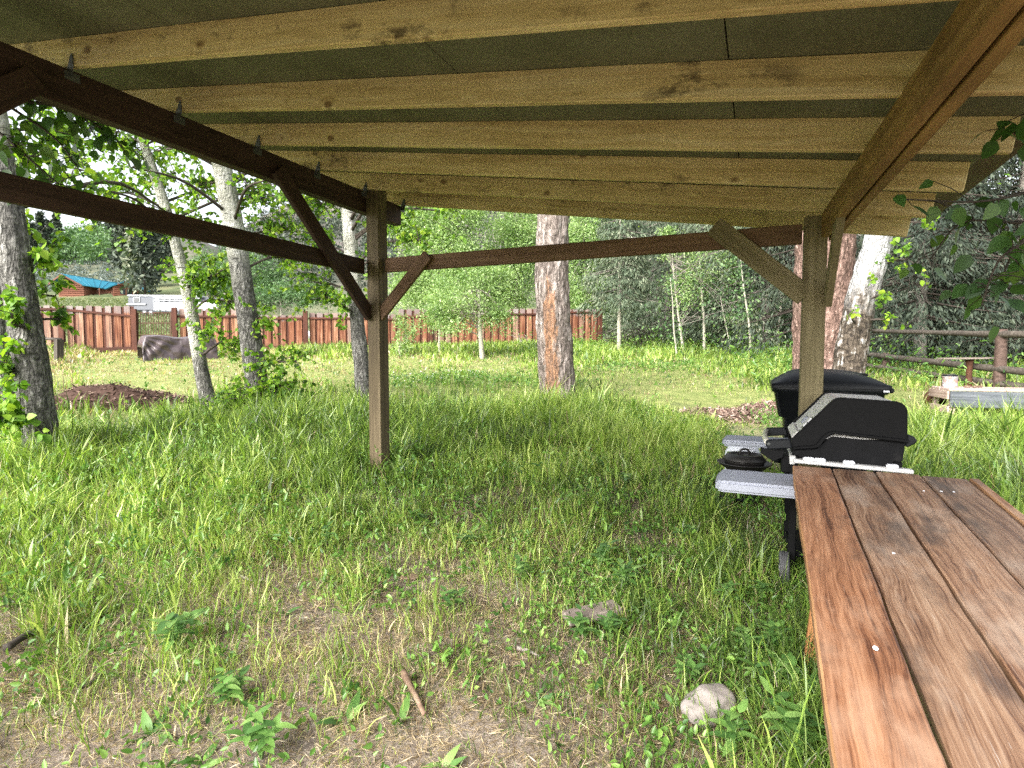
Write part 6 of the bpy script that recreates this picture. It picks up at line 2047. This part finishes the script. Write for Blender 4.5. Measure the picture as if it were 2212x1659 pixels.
shrub('bright leafy shrub at the foot of the slender aspen', 480, 905, [(480, 850, 40, 28), (520, 830, 40, 25), (450, 870, 30, 22)], 260)
shrub('bright leafy shrub between the tall grey aspen and the shelter post', 650, 905, [(640, 840, 45, 35), (690, 850, 40, 30), (600, 860, 40, 25)], 320)
shrub('leafy suckers crowding the picture edge below the leaning aspen', 20, 985, [(20, 920, 40, 35), (0, 850, 30, 35), (40, 960, 35, 22)], 240)

# tall thin stalks in front of the mulch heap
for k, (x0, y0, x1, y1) in enumerate([(155, 830, 150, 770), (138, 842, 128, 778), (118, 835, 112, 790), (107, 838, 104, 775), (163, 848, 148, 800)]):
    a = G(x0, y0 + 8); e = P(x1, y1, a.y)
    o, _ = tube_obj('dry_stalk', [a, a.lerp(e, .5) + Vector((.03, 0, 0)), e], [.006, .005, .003], M_stick, None, seg=5, m=7)
    tag(o, ['tall dry stalk reaching above the mulch heap', 'second dry stalk right of the leaning aspen', 'short dry stalk close to the leaning aspen trunk', 'dry stalk nearest the leaning aspen trunk', 'slanting dry stalk before the mulch heap'][k], 'stalk', 'dry stalks beside the leaning aspen')

# ------------------------------------------------------------------ single weeds in the foreground
def weed(x, y, h, kind, label, tone=None, group='broad-leaved weeds on the trampled ground'):
    q = G(x, y)
    root = thing('weed', label, 'weed', q, group)
    if kind == 'd':                                       # rosette
        n = R.randint(6, 9)
        for i in range(n):
            a = 6.283 * i / n + R.uniform(-.3, .3)
            up = R.choice((R.uniform(.05, .4), R.uniform(.4, 1.6)))
            d = Vector((math.cos(a), math.sin(a), up)).normalized()
            u = Vector((-d.x * d.z, -d.y * d.z, 1 - d.z * d.z)).normalized()
            o = bpy.data.objects.new('leaf', LEAF_LONG)
            place(o, root, leaf_M(q + Vector((d.x + R.uniform(-1, 1), d.y + R.uniform(-1, 1), 0)) * .012, d, (u + Vector((R.gauss(0, .5), R.gauss(0, .5), 0))).normalized(), h * R.uniform(.3, .8)))
    else:
        tb = Tubes()
        ns = R.randint(2, 4)
        for s in range(ns):
            a = R.random() * 6.283
            e = q + Vector((math.cos(a) * h * .35, math.sin(a) * h * .35, h * R.uniform(.6, 1.0)))
            pth = spline([q, q.lerp(e, .5) + Vector((0, 0, .02)), e], 7)
            tb.add(pth, list(np.linspace(.0035, .0015, 7)), 5, cap=False)
            for k in range(2, 7):
                for sg in (-1, 1):
                    if R.random() < .15: continue
                    aa = a + k * 1.57 + (0 if sg > 0 else math.pi)
                    d = Vector((math.cos(aa), math.sin(aa), R.uniform(.1, .7))).normalized()
                    u = Vector((-d.x * d.z, -d.y * d.z, 1 - d.z * d.z)).normalized()
                    o = bpy.data.objects.new('leaf', LEAF_BROAD)
                    place(o, root, leaf_M(pth[k], d, u, h * R.uniform(.32, .55)))
        tb.obj('stem', M_weedstem, root, q)
M_weedstem = simple('weed_stem', (.10, .17, .05), .6, ns=20, amt=.2)
WEEDS = [
 (378, 1415, .20, 'b', 'tallest broad-leaved weed standing on bare soil at lower left'),
 (505, 1525, .14, 'b', 'low pale-leaved weed below the tall weed at lower left'),
 (565, 1640, .15, 'b', 'leafy weed cut by the lower picture edge, left of centre'),
 (290, 1125, .22, 'd', 'bright yellow-green dandelion rosette in the left grass'),
 (50, 1235, .16, 'd', 'bright dandelion leaf tuft near the left picture edge'),
 (860, 1560, .17, 'd', 'dandelion rosette beside the thick stick'),
 (745, 1560, .16, 'd', 'dandelion rosette left of the thick stick'),
 (330, 1590, .15, 'd', 'flat rosette on the bare soil at lower left'),
 (440, 1650, .13, 'd', 'small rosette at the lower picture edge, left'),
 (960, 1655, .13, 'd', 'small upright rosette at the lower picture edge, middle'),
 (975, 1325, .14, 'b', 'pale weed on trampled straw left of centre'),
 (1130, 1265, .15, 'b', 'leafy weed in the middle of the trampled ground'),
 (1290, 1240, .20, 'b', 'tall weed with pale top leaves above the scrap board'),
 (1345, 1285, .17, 'b', 'leafy weed directly above the scrap board'),
 (1265, 1385, .15, 'b', 'leafy weed touching the left end of the scrap board'),
 (1320, 1385, .15, 'b', 'leafy weed below the right end of the scrap board'),
 (1480, 1175, .15, 'b', 'broad weed on the grass left of the grill leg'),
 (1560, 1310, .14, 'b', 'broad weed left of the grill wheel'),
 (1640, 1300, .14, 'b', 'broad weed close beside the grill wheel'),
 (1610, 1420, .14, 'b', 'broad weed between the grill wheel and the stone'),
 (1690, 1420, .17, 'b', 'broad weed below the grill wheel at the table leg'),
 (1660, 1500, .16, 'b', 'lush weed right above the smooth stone'),
 (1720, 1540, .18, 'b', 'lush weed against the table edge beside the stone'),
 (1690, 1610, .17, 'b', 'lush weed under the table edge, below the stone'),
 (1580, 1650, .16, 'b', 'leafy weed at the lower picture edge near the table'),
 (1730, 1655, .18, 'b', 'leafy weed in the corner under the table edge'),
 (1490, 1480, .12, 'b', 'small weed just above the smooth stone'),
 (1160, 1510, .12, 'd', 'thin rosette in the straw below the short pale stick'),
 (700, 1190, .16, 'b', 'leafy weed at the edge of the tall grass, left of centre'),
 (905, 1140, .15, 'b', 'leafy weed beside the bare patch at picture centre'),
 (1010, 1190, .13, 'b', 'low weed on the bare patch at picture centre'),
 (200, 1345, .13, 'd', 'green rosette at the edge of the left grass'),
 (610, 1330, .12, 'd', 'rosette on bare soil right of the tall weed'),
 (1400, 1560, .11, 'd', 'small rosette left of the smooth stone'),
 (1080, 950, .20, 'd', 'bright rosette in the long grass behind the shelter post'),
 (1350, 1060, .17, 'b', 'pale weed in the grass between post and grill'),
]
for w in WEEDS: weed(*w)
print('TRIS', sum(len(o.data.loops) - 2 * len(o.data.polygons) for o in scene.objects if o.type == 'MESH'), 'SECONDS', time.time() - T0)
